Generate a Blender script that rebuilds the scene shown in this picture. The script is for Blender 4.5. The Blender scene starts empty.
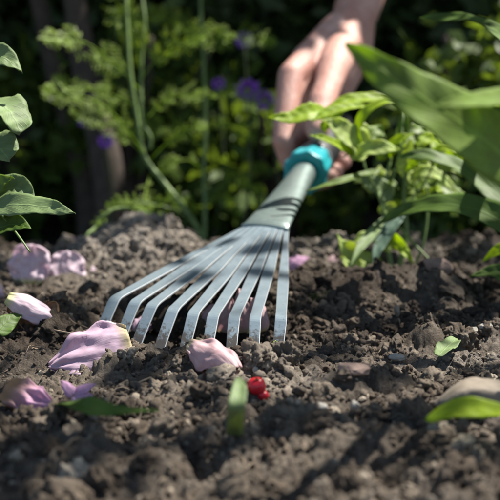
import bpy, bmesh, math, random
import numpy as np
from mathutils import Vector, Matrix, noise
random.seed(7)
rng = np.random.default_rng(11)
SC = bpy.context.scene
COL = SC.collection
R = math.radians

# ------------------------------------------------------------------ camera
PITCH = 0.1602; CAMH = 0.17; FPX = 1180.0
cd = bpy.data.cameras.new('camera'); cam = bpy.data.objects.new('camera', cd); COL.objects.link(cam)
cam.location = (0, 0, CAMH); cam.rotation_euler = (math.pi/2 - PITCH, 0, 0)
cd.sensor_width = 36; cd.lens = 36*FPX/500
cd.clip_start = 0.02; cd.clip_end = 200
cd.dof.use_dof = True; cd.dof.focus_distance = 0.675; cd.dof.aperture_fstop = 9.5; cd.dof.aperture_blades = 7
SC.camera = cam

# ------------------------------------------------------------------ light
SUN_EL = R(60); SUN_AZ = R(62)       # azimuth from +y towards +x
S = Vector((math.cos(SUN_EL)*math.sin(SUN_AZ), math.cos(SUN_EL)*math.cos(SUN_AZ), math.sin(SUN_EL)))
W = bpy.data.worlds.new('World'); SC.world = W; W.use_nodes = True
wn = W.node_tree.nodes; wl = W.node_tree.links
sky = wn.new('ShaderNodeTexSky'); sky.sky_type = 'NISHITA'; sky.sun_disc = False
sky.sun_elevation = SUN_EL; sky.sun_rotation = SUN_AZ
bg = wn['Background']; bg.inputs['Strength'].default_value = 0.080
wl.new(sky.outputs[0], bg.inputs[0])
ld = bpy.data.lights.new('sun', 'SUN'); ld.energy = 5.0; ld.angle = R(0.53); ld.color = (1, .95, .87)
sun = bpy.data.objects.new('sun', ld); COL.objects.link(sun)
sun.rotation_euler = (-S).to_track_quat('-Z', 'Y').to_euler()
SC.view_settings.view_transform = 'Standard'; SC.view_settings.look = 'None'
SC.view_settings.gamma = 1; SC.view_settings.exposure = 1.15
SC.view_settings.use_curve_mapping = False
SC.cycles.max_bounces = 8; SC.cycles.transparent_max_bounces = 8

CP, SP = math.cos(PITCH), math.sin(PITCH)
def at(px, py, f):
    """the point of the garden that stands f metres away in that direction of view"""
    x = (px-250)/FPX*f; u = (250-py)/FPX*f
    return Vector((x, f*CP+u*SP, CAMH - f*SP + u*CP))
def on(px, py, z=0.0):
    d = at(px, py, 1.0) - Vector((0, 0, CAMH))
    t = (z-CAMH)/d.z
    return Vector((0, 0, CAMH)) + d*t

# ------------------------------------------------------------------ numpy noise
def _h(ix, iy, s=0):
    n = (ix.astype(np.int64)*374761393 + iy.astype(np.int64)*668265263 + s*2147483647) & 0xffffffff
    n = ((n ^ (n >> 13))*1274126177) & 0xffffffff
    n = ((n ^ (n >> 16))*2246822519) & 0xffffffff
    return ((n ^ (n >> 15)) & 0xffffff)/float(0xffffff)
def vnoise(x, y, s=0):
    ix = np.floor(x); iy = np.floor(y); fx = x-ix; fy = y-iy
    fx = fx*fx*fx*(fx*(fx*6-15)+10); fy = fy*fy*fy*(fy*(fy*6-15)+10)
    ix = ix.astype(np.int64); iy = iy.astype(np.int64)
    a = _h(ix, iy, s); b = _h(ix+1, iy, s); c = _h(ix, iy+1, s); d = _h(ix+1, iy+1, s)
    return (a*(1-fx)+b*fx)*(1-fy) + (c*(1-fx)+d*fx)*fy
def fbm(x, y, s=0, o=4):
    r = 0; a = .5
    for k in range(o):
        r = r + a*(vnoise(x, y, s+k*7)-.5); x = x*2.03+11.3; y = y*2.03-5.7; a *= .5
    return r*2
def clods(x, y, s=0):
    """rounded lumps of uneven size: 1 in the middle of a lump, 0 in the gaps"""
    ix = np.floor(x).astype(np.int64); iy = np.floor(y).astype(np.int64)
    best = np.full(x.shape, 0.0)
    for dx in (-1, 0, 1):
        for dy in (-1, 0, 1):
            cx = ix+dx; cy = iy+dy
            px = cx+.15+.7*_h(cx, cy, s); py = cy+.15+.7*_h(cx, cy, s+1)
            rad = .45+.5*_h(cx, cy, s+2); hh = .35+.65*_h(cx, cy, s+3)
            d2 = ((x-px)**2+(y-py)**2)/rad**2
            best = np.maximum(best, hh*np.sqrt(np.clip(1-d2, 0, 1)))
    return best
def sst(a, b, x):
    t = np.clip((x-a)/(b-a), 0, 1); return t*t*(3-2*t)
def gauss(x, y, cx, cy, sx, sy):
    return np.exp(-((x-cx)/sx)**2-((y-cy)/sy)**2)
def soil_base(x, y):
    z = -0.002 + 0.010*fbm(x*11+3, y*11, 3, 3)
    m = on(138, 262)
    z = z + 0.034*gauss(x, y, m.x-.002, m.y+.03, .050, .055)
    z = z + 0.010*gauss(x, y, -.02, .98, .09, .05)
    m = on(440, 292); z = z + 0.020*gauss(x, y, m.x, m.y, .035, .035)
    m = on(362, 300); z = z + 0.013*gauss(x, y, m.x, m.y, .05, .04)
    z = z + 0.010*gauss(x, y, .17, 1.0, .12, .05)
    z = z - 0.012*gauss(x, y, -.035, .73, .06, .035)          # the hollow raked out under the tines
    m = on(215, 400); z = z + 0.006*gauss(x, y, m.x, m.y, .10, .03)
    z = z - 0.0045*np.exp(-((y-(.674+4.2*(x+.02)**2))/.014)**2)*sst(-.12, -.09, x)*sst(.05, .025, x)*(.5+1.0*vnoise(x*85, y*85, 17))
    m = on(60, 330); z = z + 0.010*gauss(x, y, m.x, m.y, .05, .02)
    z = z - 0.075*sst(1.04, 1.45, y) 
    far = sst(1.3, 2.5, y) + sst(.5, 1.5, np.abs(x)) + sst(.3, -.2, y)
    return z*(1) , np.clip(1-far, 0, 1)
FLAT = [(on(px, py), sx, sy, a) for px, py, sx, sy, a in (
    (90, 352, .026, .016, .75), (216, 356, .020, .014, .75), (30, 398, .018, .012, .7), (80, 394, .012, .010, .7), (245, 356, .045, .016, .65), (150, 352, .04, .014, .5),
    (256, 388, .010, .012, .7), (28, 285, .03, .025, .6), (66, 285, .025, .02, .6), (28, 318, .02, .02, .6), (240, 332, .03, .015, .6))]
def soil_h(x, y):
    z, k = soil_base(x, y)
    fl = 0*x
    for p, sx, sy, a in FLAT: fl = np.maximum(fl, a*gauss(x, y, p.x, p.y, sx, sy))
    k = k*(1-fl)
    wx = x + .006*fbm(x*60, y*60, 21, 2); wy = y + .006*fbm(x*60+9, y*60+4, 22, 2)
    big = sst(.35, .75, vnoise(x*14, y*14, 31))
    d = .0120*clods(wx/.028, wy/.028, 41)*(.25+1.0*big)
    d = d + .0056*clods(wx/.012+7, wy/.012, 43)
    d = d + .0020*clods(wx/.0058, wy/.0058+3, 45)*(.3+1.2*vnoise(x*70, y*70, 46))
    d = d + .0009*clods(x/.0029, y/.0029, 47)
    d = d + .0042*fbm(x*90, y*90, 51, 4)
    d = d + .0026*np.abs(fbm(wx*240, wy*240, 61, 4)) + .0010*fbm(x*700, y*700, 63, 2)
    return z + k*(d - .008)
def wet_shade(x, y):
    """wet turned soil plus shade painted under the rake: 1 full, 0 none"""
    m = .95*gauss(x, y, -.03, .76, .085, .055)  # shade under the rake, painted as darker soil
    for px, py, sx, sy in ((440, 290, .035, .03), (350, 298, .045, .035), (305, 300, .03, .04), (40, 345, .05, .03), (420, 330, .05, .03)):
        q = on(px, py); m = np.maximum(m, .85*gauss(x, y, q.x, q.y, sx, sy))
    m = np.maximum(m, .9*sst(1.03, 1.10, y))
    return np.clip(m*1.25+.30*fbm(x*38, y*38, 91, 4), 0, 1)
def dry(x, y):
    """dried pale lumps, with sunlight painted on the mound and back strip"""
    a = on(138, 262); b = on(345, 262); c = on(275, 392)
    m = gauss(x, y, a.x-.005, a.y+.01, .075, .085)  # sunlit mound, its brightness put into the soil colour
    m = np.maximum(m, .9*gauss(x, y, b.x, b.y+.02, .075, .05)); m = np.maximum(m, .45*gauss(x, y, c.x, c.y, .05, .03))
    m = np.maximum(m, .5*gauss(x, y, .12, .66, .04, .02))
    return np.clip(m*1.15+.35*fbm(x*55, y*55, 95, 4), 0, 1)
def sh(x, y):
    return float(soil_h(np.array([float(x)]), np.array([float(y)]))[0])
def ground(px, py, lift=0.0):
    """where the line of sight meets the soil"""
    o = Vector((0, 0, CAMH)); d = (at(px, py, 1)-o)
    f = np.linspace(.3, 1.6, 900)
    x = o.x+d.x*f; y = o.y+d.y*f; z = CAMH+d.z*f
    zz, k = soil_base(x, y)
    hit = np.nonzero(z <= zz+.001)[0]
    i = hit[0] if len(hit) else -1
    return Vector((x[i], y[i], zz[i]+lift))

def surf(px, py, lift=.003):
    o = Vector((0, 0, CAMH)); d = (at(px, py, 1)-o); f = np.linspace(.38, 1.2, 1600)
    zz = soil_h(o.x+d.x*f, o.y+d.y*f)+lift; z = CAMH+d.z*f
    return o+d*float(f[int(np.nonzero(z <= zz)[0][0])])
def rest(px, py, r, sink=.35):
    """centre of a ball of radius r seen at px, py and lying on the soil"""
    o = Vector((0, 0, CAMH)); d = (at(px, py, 1)-o); f = np.linspace(.38, 1.2, 1600)
    zz = soil_h(o.x+d.x*f, o.y+d.y*f); z = CAMH+d.z*f
    i = int(np.nonzero(z <= zz+r*(1-sink))[0][0]); return o+d*float(f[i])
# ------------------------------------------------------------------ materials
def mat(name):
    m = bpy.data.materials.new(name); m.use_nodes = True
    nt = m.node_tree; return m, nt.nodes, nt.links, nt.nodes['Principled BSDF']
def ramp(n, l, fac, stops):
    r = n.new('ShaderNodeValToRGB'); e = r.color_ramp.elements
    while len(e) < len(stops): e.new(.5)
    for el, (p, c) in zip(e, stops): el.position = p; el.color = (*c, 1)
    l.new(fac, r.inputs[0]); return r.outputs[0]
def tex(n, l, scale, detail=4, rough=.6, co=None, kind='Object', dist=0):
    if co is None:
        t = n.new('ShaderNodeTexCoord'); co = t.outputs[kind]
    x = n.new('ShaderNodeTexNoise'); x.inputs['Scale'].default_value = scale
    x.inputs['Detail'].default_value = detail; x.inputs['Roughness'].default_value = rough
    x.inputs['Distortion'].default_value = dist
    l.new(co, x.inputs['Vector']); return x.outputs['Fac']
def bump(n, l, b, h, s, d):
    u = n.new('ShaderNodeBump'); u.inputs['Strength'].default_value = s; u.inputs['Distance'].default_value = d
    l.new(h, u.inputs['Height']); l.new(u.outputs[0], b.inputs['Normal']); return u
def mixc(n, l, fac, a, b, mode='MIX'):
    x = n.new('ShaderNodeMix'); x.data_type = 'RGBA'; x.blend_type = mode
    for s, v in ((0, fac), (6, a), (7, b)):
        if hasattr(v, 'is_linked'): l.new(v, x.inputs[s])
        elif s == 0: x.inputs[0].default_value = v
        else: x.inputs[s].default_value = (*v, 1)
    return x.outputs[2]
def simple(name, c, rough=.5, metal=0, var=.15, scale=200, bs=.0, spec=.5):
    m, n, l, b = mat(name)
    f = tex(n, l, scale)
    l.new(ramp(n, l, f, [(.3, tuple(v*(1-var) for v in c)), (.7, tuple(min(1, v*(1+var)) for v in c))]), b.inputs['Base Color'])
    b.inputs['Roughness'].default_value = rough; b.inputs['Metallic'].default_value = metal
    b.inputs['Specular IOR Level'].default_value = spec
    if bs: bump(n, l, b, tex(n, l, scale*2.5), bs, .001)
    return m

def soil_mat():
    m, n, l, b = mat('garden_soil')
    g = n.new('ShaderNodeNewGeometry'); p = g.outputs['Position']
    f1 = tex(n, l, 16, 5, .6, p); f2 = tex(n, l, 190, 6, .7, p); f3 = tex(n, l, 900, 4, .7, p)
    c1 = ramp(n, l, f2, [(.30, (0.078, 0.062, 0.047)), (.52, (0.151, 0.123, 0.096)), (.75, (0.280, 0.240, 0.192))])
    c2 = ramp(n, l, f2, [(.30, (0.050, 0.040, 0.031)), (.55, (0.098, 0.078, 0.060)), (.8, (0.189, 0.154, 0.121))])
    w = ramp(n, l, f1, [(.42, (0, 0, 0)), (.6, (1, 1, 1))])
    c = mixc(n, l, w, c2, c1)
    sp = ramp(n, l, f3, [(.62, (0, 0, 0)), (.74, (.6, .6, .6))])
    c = mixc(n, l, sp, c, (.36, .32, .27))
    wa = n.new('ShaderNodeAttribute'); wa.attribute_name = 'wetness_shade'
    c = mixc(n, l, wa.outputs['Fac'], c, mixc(n, l, 1.0, c, (.36, .33, .31), 'MULTIPLY'))  # darkens wet soil and the painted shade alike
    da = n.new('ShaderNodeAttribute'); da.attribute_name = 'dry_sunlit'
    c = mixc(n, l, da.outputs['Fac'], c, mixc(n, l, .45, mixc(n, l, 1.0, c, (1.6, 1.6, 1.6), 'MULTIPLY'), (.40, .365, .32)))  # pales dry lumps and paints in the sunlight on them
    l.new(c, b.inputs['Base Color']); b.inputs['Roughness'].default_value = .93
    b.inputs['Specular IOR Level'].default_value = .25
    a = n.new('ShaderNodeMath'); a.operation = 'ADD'; l.new(f2, a.inputs[0]); l.new(f3, a.inputs[1])
    bump(n, l, b, a.outputs[0], .9, .0022)
    return m
M_soil = soil_mat()
def crumb_mat():
    m, n, l, b = mat('soil_crumb')
    at_ = n.new('ShaderNodeAttribute'); at_.attribute_name = 'tone'
    g = n.new('ShaderNodeNewGeometry'); p = g.outputs['Position']
    f = tex(n, l, 420, 5, .7, p)
    c = ramp(n, l, at_.outputs['Fac'], [(0, (0.050, 0.039, 0.031)), (.45, (0.117, 0.093, 0.071)), (.8, (0.230, 0.193, 0.153)), (1, (0.460, 0.401, 0.319))])
    c = mixc(n, l, 1.0, c, ramp(n, l, f, [(.3, (.6, .6, .6)), (.7, (1.25, 1.22, 1.18))]), 'MULTIPLY')
    wa = n.new('ShaderNodeAttribute'); wa.attribute_name = 'wetness_shade'
    c = mixc(n, l, wa.outputs['Fac'], c, mixc(n, l, 1.0, c, (.36, .33, .31), 'MULTIPLY'))  # crumbs take the same wet and painted-shade darkening
    da = n.new('ShaderNodeAttribute'); da.attribute_name = 'dry_sunlit'
    c = mixc(n, l, da.outputs['Fac'], c, mixc(n, l, .45, mixc(n, l, 1.0, c, (1.6, 1.6, 1.6), 'MULTIPLY'), (.40, .365, .32)))  # crumbs take the same dry and painted-sun lightening
    l.new(c, b.inputs['Base Color']); b.inputs['Roughness'].default_value = .95
    b.inputs['Specular IOR Level'].default_value = .2
    bump(n, l, b, tex(n, l, 1300, 4, .7, p), .8, .0012)
    return m
M_crumb = crumb_mat()

def leaf_mat(name, top, under=None, trans=.35, rough=.45, vein=.28, spots=0.0, scale=60):
    m, n, l, b = mat(name)
    uv = n.new('ShaderNodeUVMap'); sx = n.new('ShaderNodeSeparateXYZ'); l.new(uv.outputs[0], sx.inputs[0])
    f = tex(n, l, scale, 5, .6)
    c = ramp(n, l, f, [(.3, tuple(v*.72 for v in top)), (.7, tuple(v*1.25 for v in top))])
    # midrib |u-.5| and side veins running forward from it
    a = n.new('ShaderNodeMath'); a.operation = 'SUBTRACT'; l.new(sx.outputs[0], a.inputs[0]); a.inputs[1].default_value = .5
    ab = n.new('ShaderNodeMath'); ab.operation = 'ABSOLUTE'; l.new(a.outputs[0], ab.inputs[0])
    mr = ramp(n, l, ab.outputs[0], [(.012, (1, 1, 1)), (.04, (0, 0, 0))])
    k = n.new('ShaderNodeMath'); k.operation = 'MULTIPLY_ADD'; l.new(ab.outputs[0], k.inputs[0]); k.inputs[1].default_value = -.55; l.new(sx.outputs[1], k.inputs[2])
    k2 = n.new('ShaderNodeMath'); k2.operation = 'MULTIPLY'; l.new(k.outputs[0], k2.inputs[0]); k2.inputs[1].default_value = 70
    sn = n.new('ShaderNodeMath'); sn.operation = 'SINE'; l.new(k2.outputs[0], sn.inputs[0])
    sv = ramp(n, l, sn.outputs[0], [(.82, (0, 0, 0)), (1, (.5, .5, .5))])
    vv = n.new('ShaderNodeMath'); vv.operation = 'MAXIMUM'; l.new(mr, vv.inputs[0]); l.new(sv, vv.inputs[1])
    vm = n.new('ShaderNodeMath'); vm.operation = 'MULTIPLY'; l.new(vv.outputs[0], vm.inputs[0]); vm.inputs[1].default_value = vein
    light = tuple(min(1, v*1.9+.03) for v in top)
    c = mixc(n, l, vm.outputs[0], c, light)
    if spots:
        s = ramp(n, l, tex(n, l, 420, 2), [(.66, (0, 0, 0)), (.72, (spots,)*3)])
        c = mixc(n, l, s, c, (.25, .19, .10))
    l.new(c, b.inputs['Base Color']); b.inputs['Roughness'].default_value = rough
    b.inputs['Specular IOR Level'].default_value = .4
    bp = bump(n, l, b, vv.outputs[0], .35, .0006)
    t = n.new('ShaderNodeBsdfTranslucent')
    tc = tuple(min(1, v*k3) for v, k3 in zip(top, (2.2, 1.9, .8)))
    l.new(mixc(n, l, 1.0, c, (1.9, 1.75, .6), 'MULTIPLY'), t.inputs[0])
    l.new(bp.outputs[0], t.inputs['Normal'])
    mx = n.new('ShaderNodeMixShader'); mx.inputs[0].default_value = trans
    l.new(b.outputs[0], mx.inputs[1]); l.new(t.outputs[0], mx.inputs[2])
    l.new(mx.outputs[0], n['Material Output'].inputs[0])
    return m
M_leaf_mid = leaf_mat('leaf_green', (.155, .235, .036), trans=.48)
M_leaf_fresh = leaf_mat('leaf_fresh_green', (.21, .31, .06), trans=.55, rough=.6)
M_leaf_lime = leaf_mat('leaf_lime', (.34, .45, .035), trans=.58)
M_leaf_grey = leaf_mat('leaf_grey_green', (.175, .245, .10), trans=.25, rough=.6, spots=.35)
M_leaf_pale = leaf_mat('leaf_pale', (.38, .47, .15), trans=.45, rough=.6)
M_leaf_deep = leaf_mat('leaf_deep', (.085, .15, .022), trans=.38, rough=.55)
M_leaf_blue = leaf_mat('leaf_blue_green', (.10, .17, .12), trans=.25, rough=.55)
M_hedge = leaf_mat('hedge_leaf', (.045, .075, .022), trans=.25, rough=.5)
M_fern = leaf_mat('feathery_leaf', (.21, .31, .03), trans=.45)
M_dry = leaf_mat('dry_leaf', (.20, .11, .055), trans=.2, rough=.8, vein=.3)
M_stem = simple('stem', (.13, .20, .05), .5, var=.25, scale=120)
M_stem_dark = simple('stem_dark', (.07, .09, .04), .6, var=.25, scale=120)
M_bark = simple('bark', (.060, .045, .034), .9, var=.4, scale=60, bs=.8)
M_twig = simple('dry_twig', (.22, .17, .12), .85, var=.3, scale=300)
M_stone_tan = simple('stone_tan', (.20, .165, .125), .8, var=.3, scale=90, bs=.4)
M_stone_pale = simple('stone_pale', (.34, .32, .28), .8, var=.2, scale=200, bs=.3)
M_stone_pink = simple('stone_pinkish', (.23, .16, .13), .85, var=.2, scale=200, bs=.3)
M_purple = simple('purple_petal', (.24, .06, .50), .6, var=.3, scale=80)
M_berry = simple('berry_red', (.66, .018, .030), .33, var=.12, scale=300)

def petal_mat(name, c, c2, base, bw=.15):
    m, n, l, b = mat(name)
    uv = n.new('ShaderNodeUVMap'); sx = n.new('ShaderNodeSeparateXYZ'); l.new(uv.outputs[0], sx.inputs[0])
    # veins fan out along the petal: stretched noise
    mp = n.new('ShaderNodeMapping'); mp.inputs['Scale'].default_value = (17, 1.3, 1); l.new(uv.outputs[0], mp.inputs[0])
    v = tex(n, l, 1.6, 4, .6, mp.outputs[0], dist=.6)
    cc = ramp(n, l, v, [(.32, c2), (.62, c)])
    blot = ramp(n, l, tex(n, l, 5, 3, .6, uv.outputs[0]), [(.35, tuple(x*.88 for x in c2)), (.65, c)])
    cc = mixc(n, l, .72, cc, blot)
    sp = ramp(n, l, tex(n, l, 46, 2, .5, uv.outputs[0]), [(.70, (0, 0, 0)), (.76, (.7, .7, .7))])
    cc = mixc(n, l, sp, cc, (.16, .06, .09))
    ev = n.new('ShaderNodeMath'); ev.operation = 'ADD'; l.new(sx.outputs[1], ev.inputs[0]); l.new(tex(n, l, 9, 4, .6, uv.outputs[0]), ev.inputs[1])
    cc = mixc(n, l, ramp(n, l, ev.outputs[0], [(1.40, (0, 0, 0)), (1.5, (.55, .55, .55))]), cc, (.40, .26, .20))
    e = ramp(n, l, sx.outputs[1], [(bw*.2, (.9, .9, .9)), (bw, (0, 0, 0))])
    cc = mixc(n, l, e, cc, base)
    l.new(cc, b.inputs['Base Color']); b.inputs['Roughness'].default_value = .5
    b.inputs['Specular IOR Level'].default_value = .35
    bp = bump(n, l, b, v, .5, .0007)
    t = n.new('ShaderNodeBsdfTranslucent'); l.new(cc, t.inputs[0])
    mx = n.new('ShaderNodeMixShader'); mx.inputs[0].default_value = .45
    l.new(b.outputs[0], mx.inputs[1]); l.new(t.outputs[0], mx.inputs[2])
    l.new(mx.outputs[0], n['Material Output'].inputs[0]); return m
M_pet = petal_mat('petal_mauve', (.76, .60, .70), (.64, .44, .57), (.60, .52, .28))
M_pet_pale = petal_mat('petal_pale', (.86, .74, .79), (.78, .60, .70), (.72, .74, .36))
M_pet_rose = petal_mat('petal_rose', (.80, .62, .63), (.68, .44, .47), (.62, .56, .34))
M_pet_pink = petal_mat('petal_pink', (.84, .58, .76), (.74, .42, .66), (.8, .6, .6))
M_pet_brown = petal_mat('petal_browned', (.84, .56, .72), (.70, .38, .56), (.46, .29, .13), .55)

def steel(name='painted_steel', lo=(.27, .345, .395), hi=(.35, .43, .48), metal=.62):
    m, n, l, b = mat(name)
    co = n.new('ShaderNodeTexCoord').outputs['Object']
    f = tex(n, l, 70, 4, .6, co); f2 = tex(n, l, 900, 3, .6, co)
    c = ramp(n, l, f, [(.3, lo), (.7, hi)])
    dirt = ramp(n, l, tex(n, l, 240, 6, .75, co), [(.64, (0, 0, 0)), (.78, (.8, .8, .8))])
    c = mixc(n, l, dirt, c, (.13, .10, .08))
    gp = n.new('ShaderNodeNewGeometry'); sz = n.new('ShaderNodeSeparateXYZ'); l.new(gp.outputs['Position'], sz.inputs[0])
    mr = n.new('ShaderNodeMapRange'); l.new(sz.outputs[2], mr.inputs[0]); mr.inputs[1].default_value = .001; mr.inputs[2].default_value = .014; mr.inputs[3].default_value = .26; mr.inputs[4].default_value = 0
    ad = n.new('ShaderNodeMath'); ad.operation = 'ADD'; l.new(tex(n, l, 300, 6, .75, co), ad.inputs[0]); l.new(mr.outputs[0], ad.inputs[1])
    c = mixc(n, l, ramp(n, l, ad.outputs[0], [(.60, (0, 0, 0)), (.72, (.9, .9, .9))]), c, (.12, .095, .075))
    sc = ramp(n, l, tex(n, l, 140, 2, .4, co, dist=3), [(.68, (0, 0, 0)), (.70, (.8, .8, .8))])
    c = mixc(n, l, sc, c, (.40, .45, .46))
    l.new(c, b.inputs['Base Color']); b.inputs['Metallic'].default_value = metal
    rr = n.new('ShaderNodeMapRange'); l.new(f2, rr.inputs[0]); rr.inputs[3].default_value = .30; rr.inputs[4].default_value = .44
    l.new(rr.outputs[0], b.inputs['Roughness'])
    b.inputs['Coat Weight'].default_value = .1; b.inputs['Coat Roughness'].default_value = .25
    bump(n, l, b, f2, .06, .0004)
    return m
M_steel = steel()
M_socket = steel('steel_leaf_reflection_tint', (.19, .245, .235), (.25, .315, .295), .58)  # same steel, green leaf reflection painted into its base colour
M_edge = simple('bare_steel_edge', (.60, .63, .64), .35, 0.4, .05, 300)
M_turq = simple('turquoise_plastic', (.015, .30, .34), .38, 0, .08, 60, spec=.5)
M_black = simple('black_rubber', (.018, .019, .02), .55, 0, .2, 200, bs=.2)
M_grey = simple('grey_plastic', (.16, .17, .18), .25, .3, .1, 100)
M_cloth = simple('dark_sleeve_cloth', (.035, .045, .07), .9, 0, .3, 500, bs=.6)

def skin_mat():
    m, n, l, b = mat('skin')
    f = tex(n, l, 45, 4, .55)
    l.new(ramp(n, l, f, [(.32, (.50, .24, .19)), (.55, (.58, .33, .27)), (.75, (.66, .42, .36))]), b.inputs['Base Color'])
    b.inputs['Roughness'].default_value = .5
    b.inputs['Subsurface Weight'].default_value = .25; b.inputs['Subsurface Radius'].default_value = (1, .35, .2)
    b.inputs['Subsurface Scale'].default_value = .004
    co = n.new('ShaderNodeTexCoord').outputs['Object']
    cr_ = n.new('ShaderNodeTexVoronoi'); cr_.feature = 'DISTANCE_TO_EDGE'; cr_.inputs['Scale'].default_value = 520; l.new(co, cr_.inputs['Vector'])
    fo = tex(n, l, 160, 3, .5, co, dist=1.5)
    sm_ = n.new('ShaderNodeMath'); sm_.operation = 'MULTIPLY_ADD'; l.new(fo, sm_.inputs[0]); sm_.inputs[1].default_value = 1.6; l.new(cr_.outputs['Distance'], sm_.inputs[2])
    bump(n, l, b, sm_.outputs[0], .55, .0011); return m
M_skin = skin_mat()
M_nail = simple('nail', (.80, .55, .48), .25, 0, .05, 60)

# ------------------------------------------------------------------ object helpers
def tag(o, label=None, cat=None, group=None, kind=None):
    if label: o['label'] = label
    if cat: o['category'] = cat
    if group: o['group'] = group
    if kind: o['kind'] = kind
    return o
def thing(name, label, cat, loc, group=None):
    o = bpy.data.objects.new(name, None); COL.objects.link(o); o.location = loc; o.empty_display_size = .02
    return tag(o, label, cat, group)
class MB:
    def __init__(s): s.v = []; s.f = []; s.uv = []; s.mi = []
    def add(s, vs, fs, uvs=None, mi=0):
        b = len(s.v); s.v += [tuple(v) for v in vs]
        s.uv += list(uvs) if uvs is not None else [(.5, .5)]*len(vs)
        s.f += [tuple(i+b for i in f) for f in fs]; s.mi += [mi]*len(fs)
    def build(s, name, mats, parent=None, smooth=True):
        me = bpy.data.meshes.new(name)
        off = Vector((0, 0, 0)) if parent is None else parent.matrix_basis.translation if parent.parent is None else parent.parent.matrix_basis.translation
        if parent is None:
            a = np.array(s.v); off = Vector(((a[:, 0].min()+a[:, 0].max())/2, (a[:, 1].min()+a[:, 1].max())/2, a[:, 2].min()))
        me.from_pydata([(v[0]-off.x, v[1]-off.y, v[2]-off.z) for v in s.v], [], s.f)
        if not isinstance(mats, (list, tuple)): mats = [mats]
        for m in mats: me.materials.append(m)
        u = me.uv_layers.new(name='UVMap')
        li = np.empty(len(me.loops), int); me.loops.foreach_get('vertex_index', li)
        u.data.foreach_set('uv', np.array(s.uv, float)[li].ravel())
        me.polygons.foreach_set('use_smooth', [smooth]*len(me.polygons))
        me.polygons.foreach_set('material_index', s.mi)
        o = bpy.data.objects.new(name, me); COL.objects.link(o)
        if parent is not None: o.parent = parent
        else: o.location = off
        return o
def cr(P, n):
    """smooth curve through points"""
    P = [Vector(p) for p in P]; out = []
    if len(P) == 2: return [P[0].lerp(P[1], i/(n-1)) for i in range(n)]
    Q = [P[0]*2-P[1]] + P + [P[-1]*2-P[-2]]
    for k in range(n):
        t = k/(n-1)*(len(P)-1); i = min(int(t), len(P)-2); t -= i
        a, b, c, d = Q[i:i+4]
        out.append(.5*((2*b)+(c-a)*t+(2*a-5*b+4*c-d)*t*t+(3*b-a-3*c+d)*t**3))
    return out
def frames(C, up):
    fr = []
    for i, p in enumerate(C):
        t = (C[min(i+1, len(C)-1)]-C[max(i-1, 0)]).normalized()
        s = t.cross(up)
        s = s.normalized() if s.length > 1e-4 else Vector((1, 0, 0))
        fr.append((p, t, s, s.cross(t).normalized()))
    return fr
def tube(mb, P, rad, n=14, seg=8, mi=0):
    C = cr(P, n) if n else [Vector(p) for p in P]; n = len(C)
    if not callable(rad):
        if not isinstance(rad, (list, tuple)): rad = (rad, rad)
        ra = rad; rad = lambda t: ra[0] + (ra[1]-ra[0])*t
    up = Vector((0, 0, 1)) if abs((C[-1]-C[0]).normalized().z) < .9 else Vector((0, 1, 0))
    vs = []; fs = []
    for i, (p, t, s, u) in enumerate(frames(C, up)):
        r = rad(i/(n-1))
        for k in range(seg):
            a = 2*math.pi*k/seg; vs.append(p+s*(r*math.cos(a))+u*(r*math.sin(a)))
    for i in range(n-1):
        for k in range(seg):
            k2 = (k+1) % seg; fs.append((i*seg+k, i*seg+k2, (i+1)*seg+k2, (i+1)*seg+k))
    fs.append(tuple(range(seg))[::-1]); fs.append(tuple((n-1)*seg+k for k in range(seg)))
    mb.add(vs, fs, None, mi)
PROF = {
 'lance': lambda t: (math.sin(math.pi*min(1, t**.72)))**.85 if 0 < t < 1 else 0,
 'ovate': lambda t: (math.sin(math.pi*min(1, t**.58)))**.8 if 0 < t < 1 else 0,
 'round': lambda t: max(0, 1-(2*t-1)**2)**.45,
 'strap': lambda t: min(1, t/.12)**.7*max(0, 1-max(0, (t-.45)/.55)**2.2),
}
def leaf(mb, P, w, up=(0, 0, 1), prof='lance', fold=.25, wave=.08, n=26, cols=11, seed=0, tw=0, notch=0, mi=0):
    """blade along a curve; w is the full width"""
    C = cr(P, n); f = PROF[prof]; vs = []; fs = []; uvs = []
    rr = random.Random(seed); ph = rr.random()*6; fq = rr.uniform(9, 15); L = sum((C[i+1]-C[i]).length for i in range(n-1))
    for i, (p, t, s, u) in enumerate(frames(C, Vector(up))):
        v = i/(n-1); ww = max(w*.5*f(v), w*.012)
        a = tw*v; s2 = s*math.cos(a)+u*math.sin(a); u2 = u*math.cos(a)-s*math.sin(a)
        for k in range(cols):
            x = 2*k/(cols-1)-1
            e = 1+notch*(math.sin(v*62+ph)*.5+.5)*abs(x)**3
            lift = fold*abs(x)**1.3*ww + wave*w*abs(x)**2*math.sin(fq*v+ph+(2.1 if x > 0 else 0)) + .02*w*math.sin(v*40+abs(x)*-4)
            vs.append(p+s2*(x*ww*e)+u2*lift); uvs.append((x*.5+.5, v))
    for i in range(n-1):
        for k in range(cols-1):
            a = i*cols+k; fs.append((a, a+1, a+cols+1, a+cols))
    mb.add(vs, fs, uvs, mi)
def solid(o, th):
    s = o.modifiers.new('thickness', 'SOLIDIFY'); s.thickness = th; s.offset = 0; return o
_UPN = Vector((0, -.75, .66))

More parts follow.
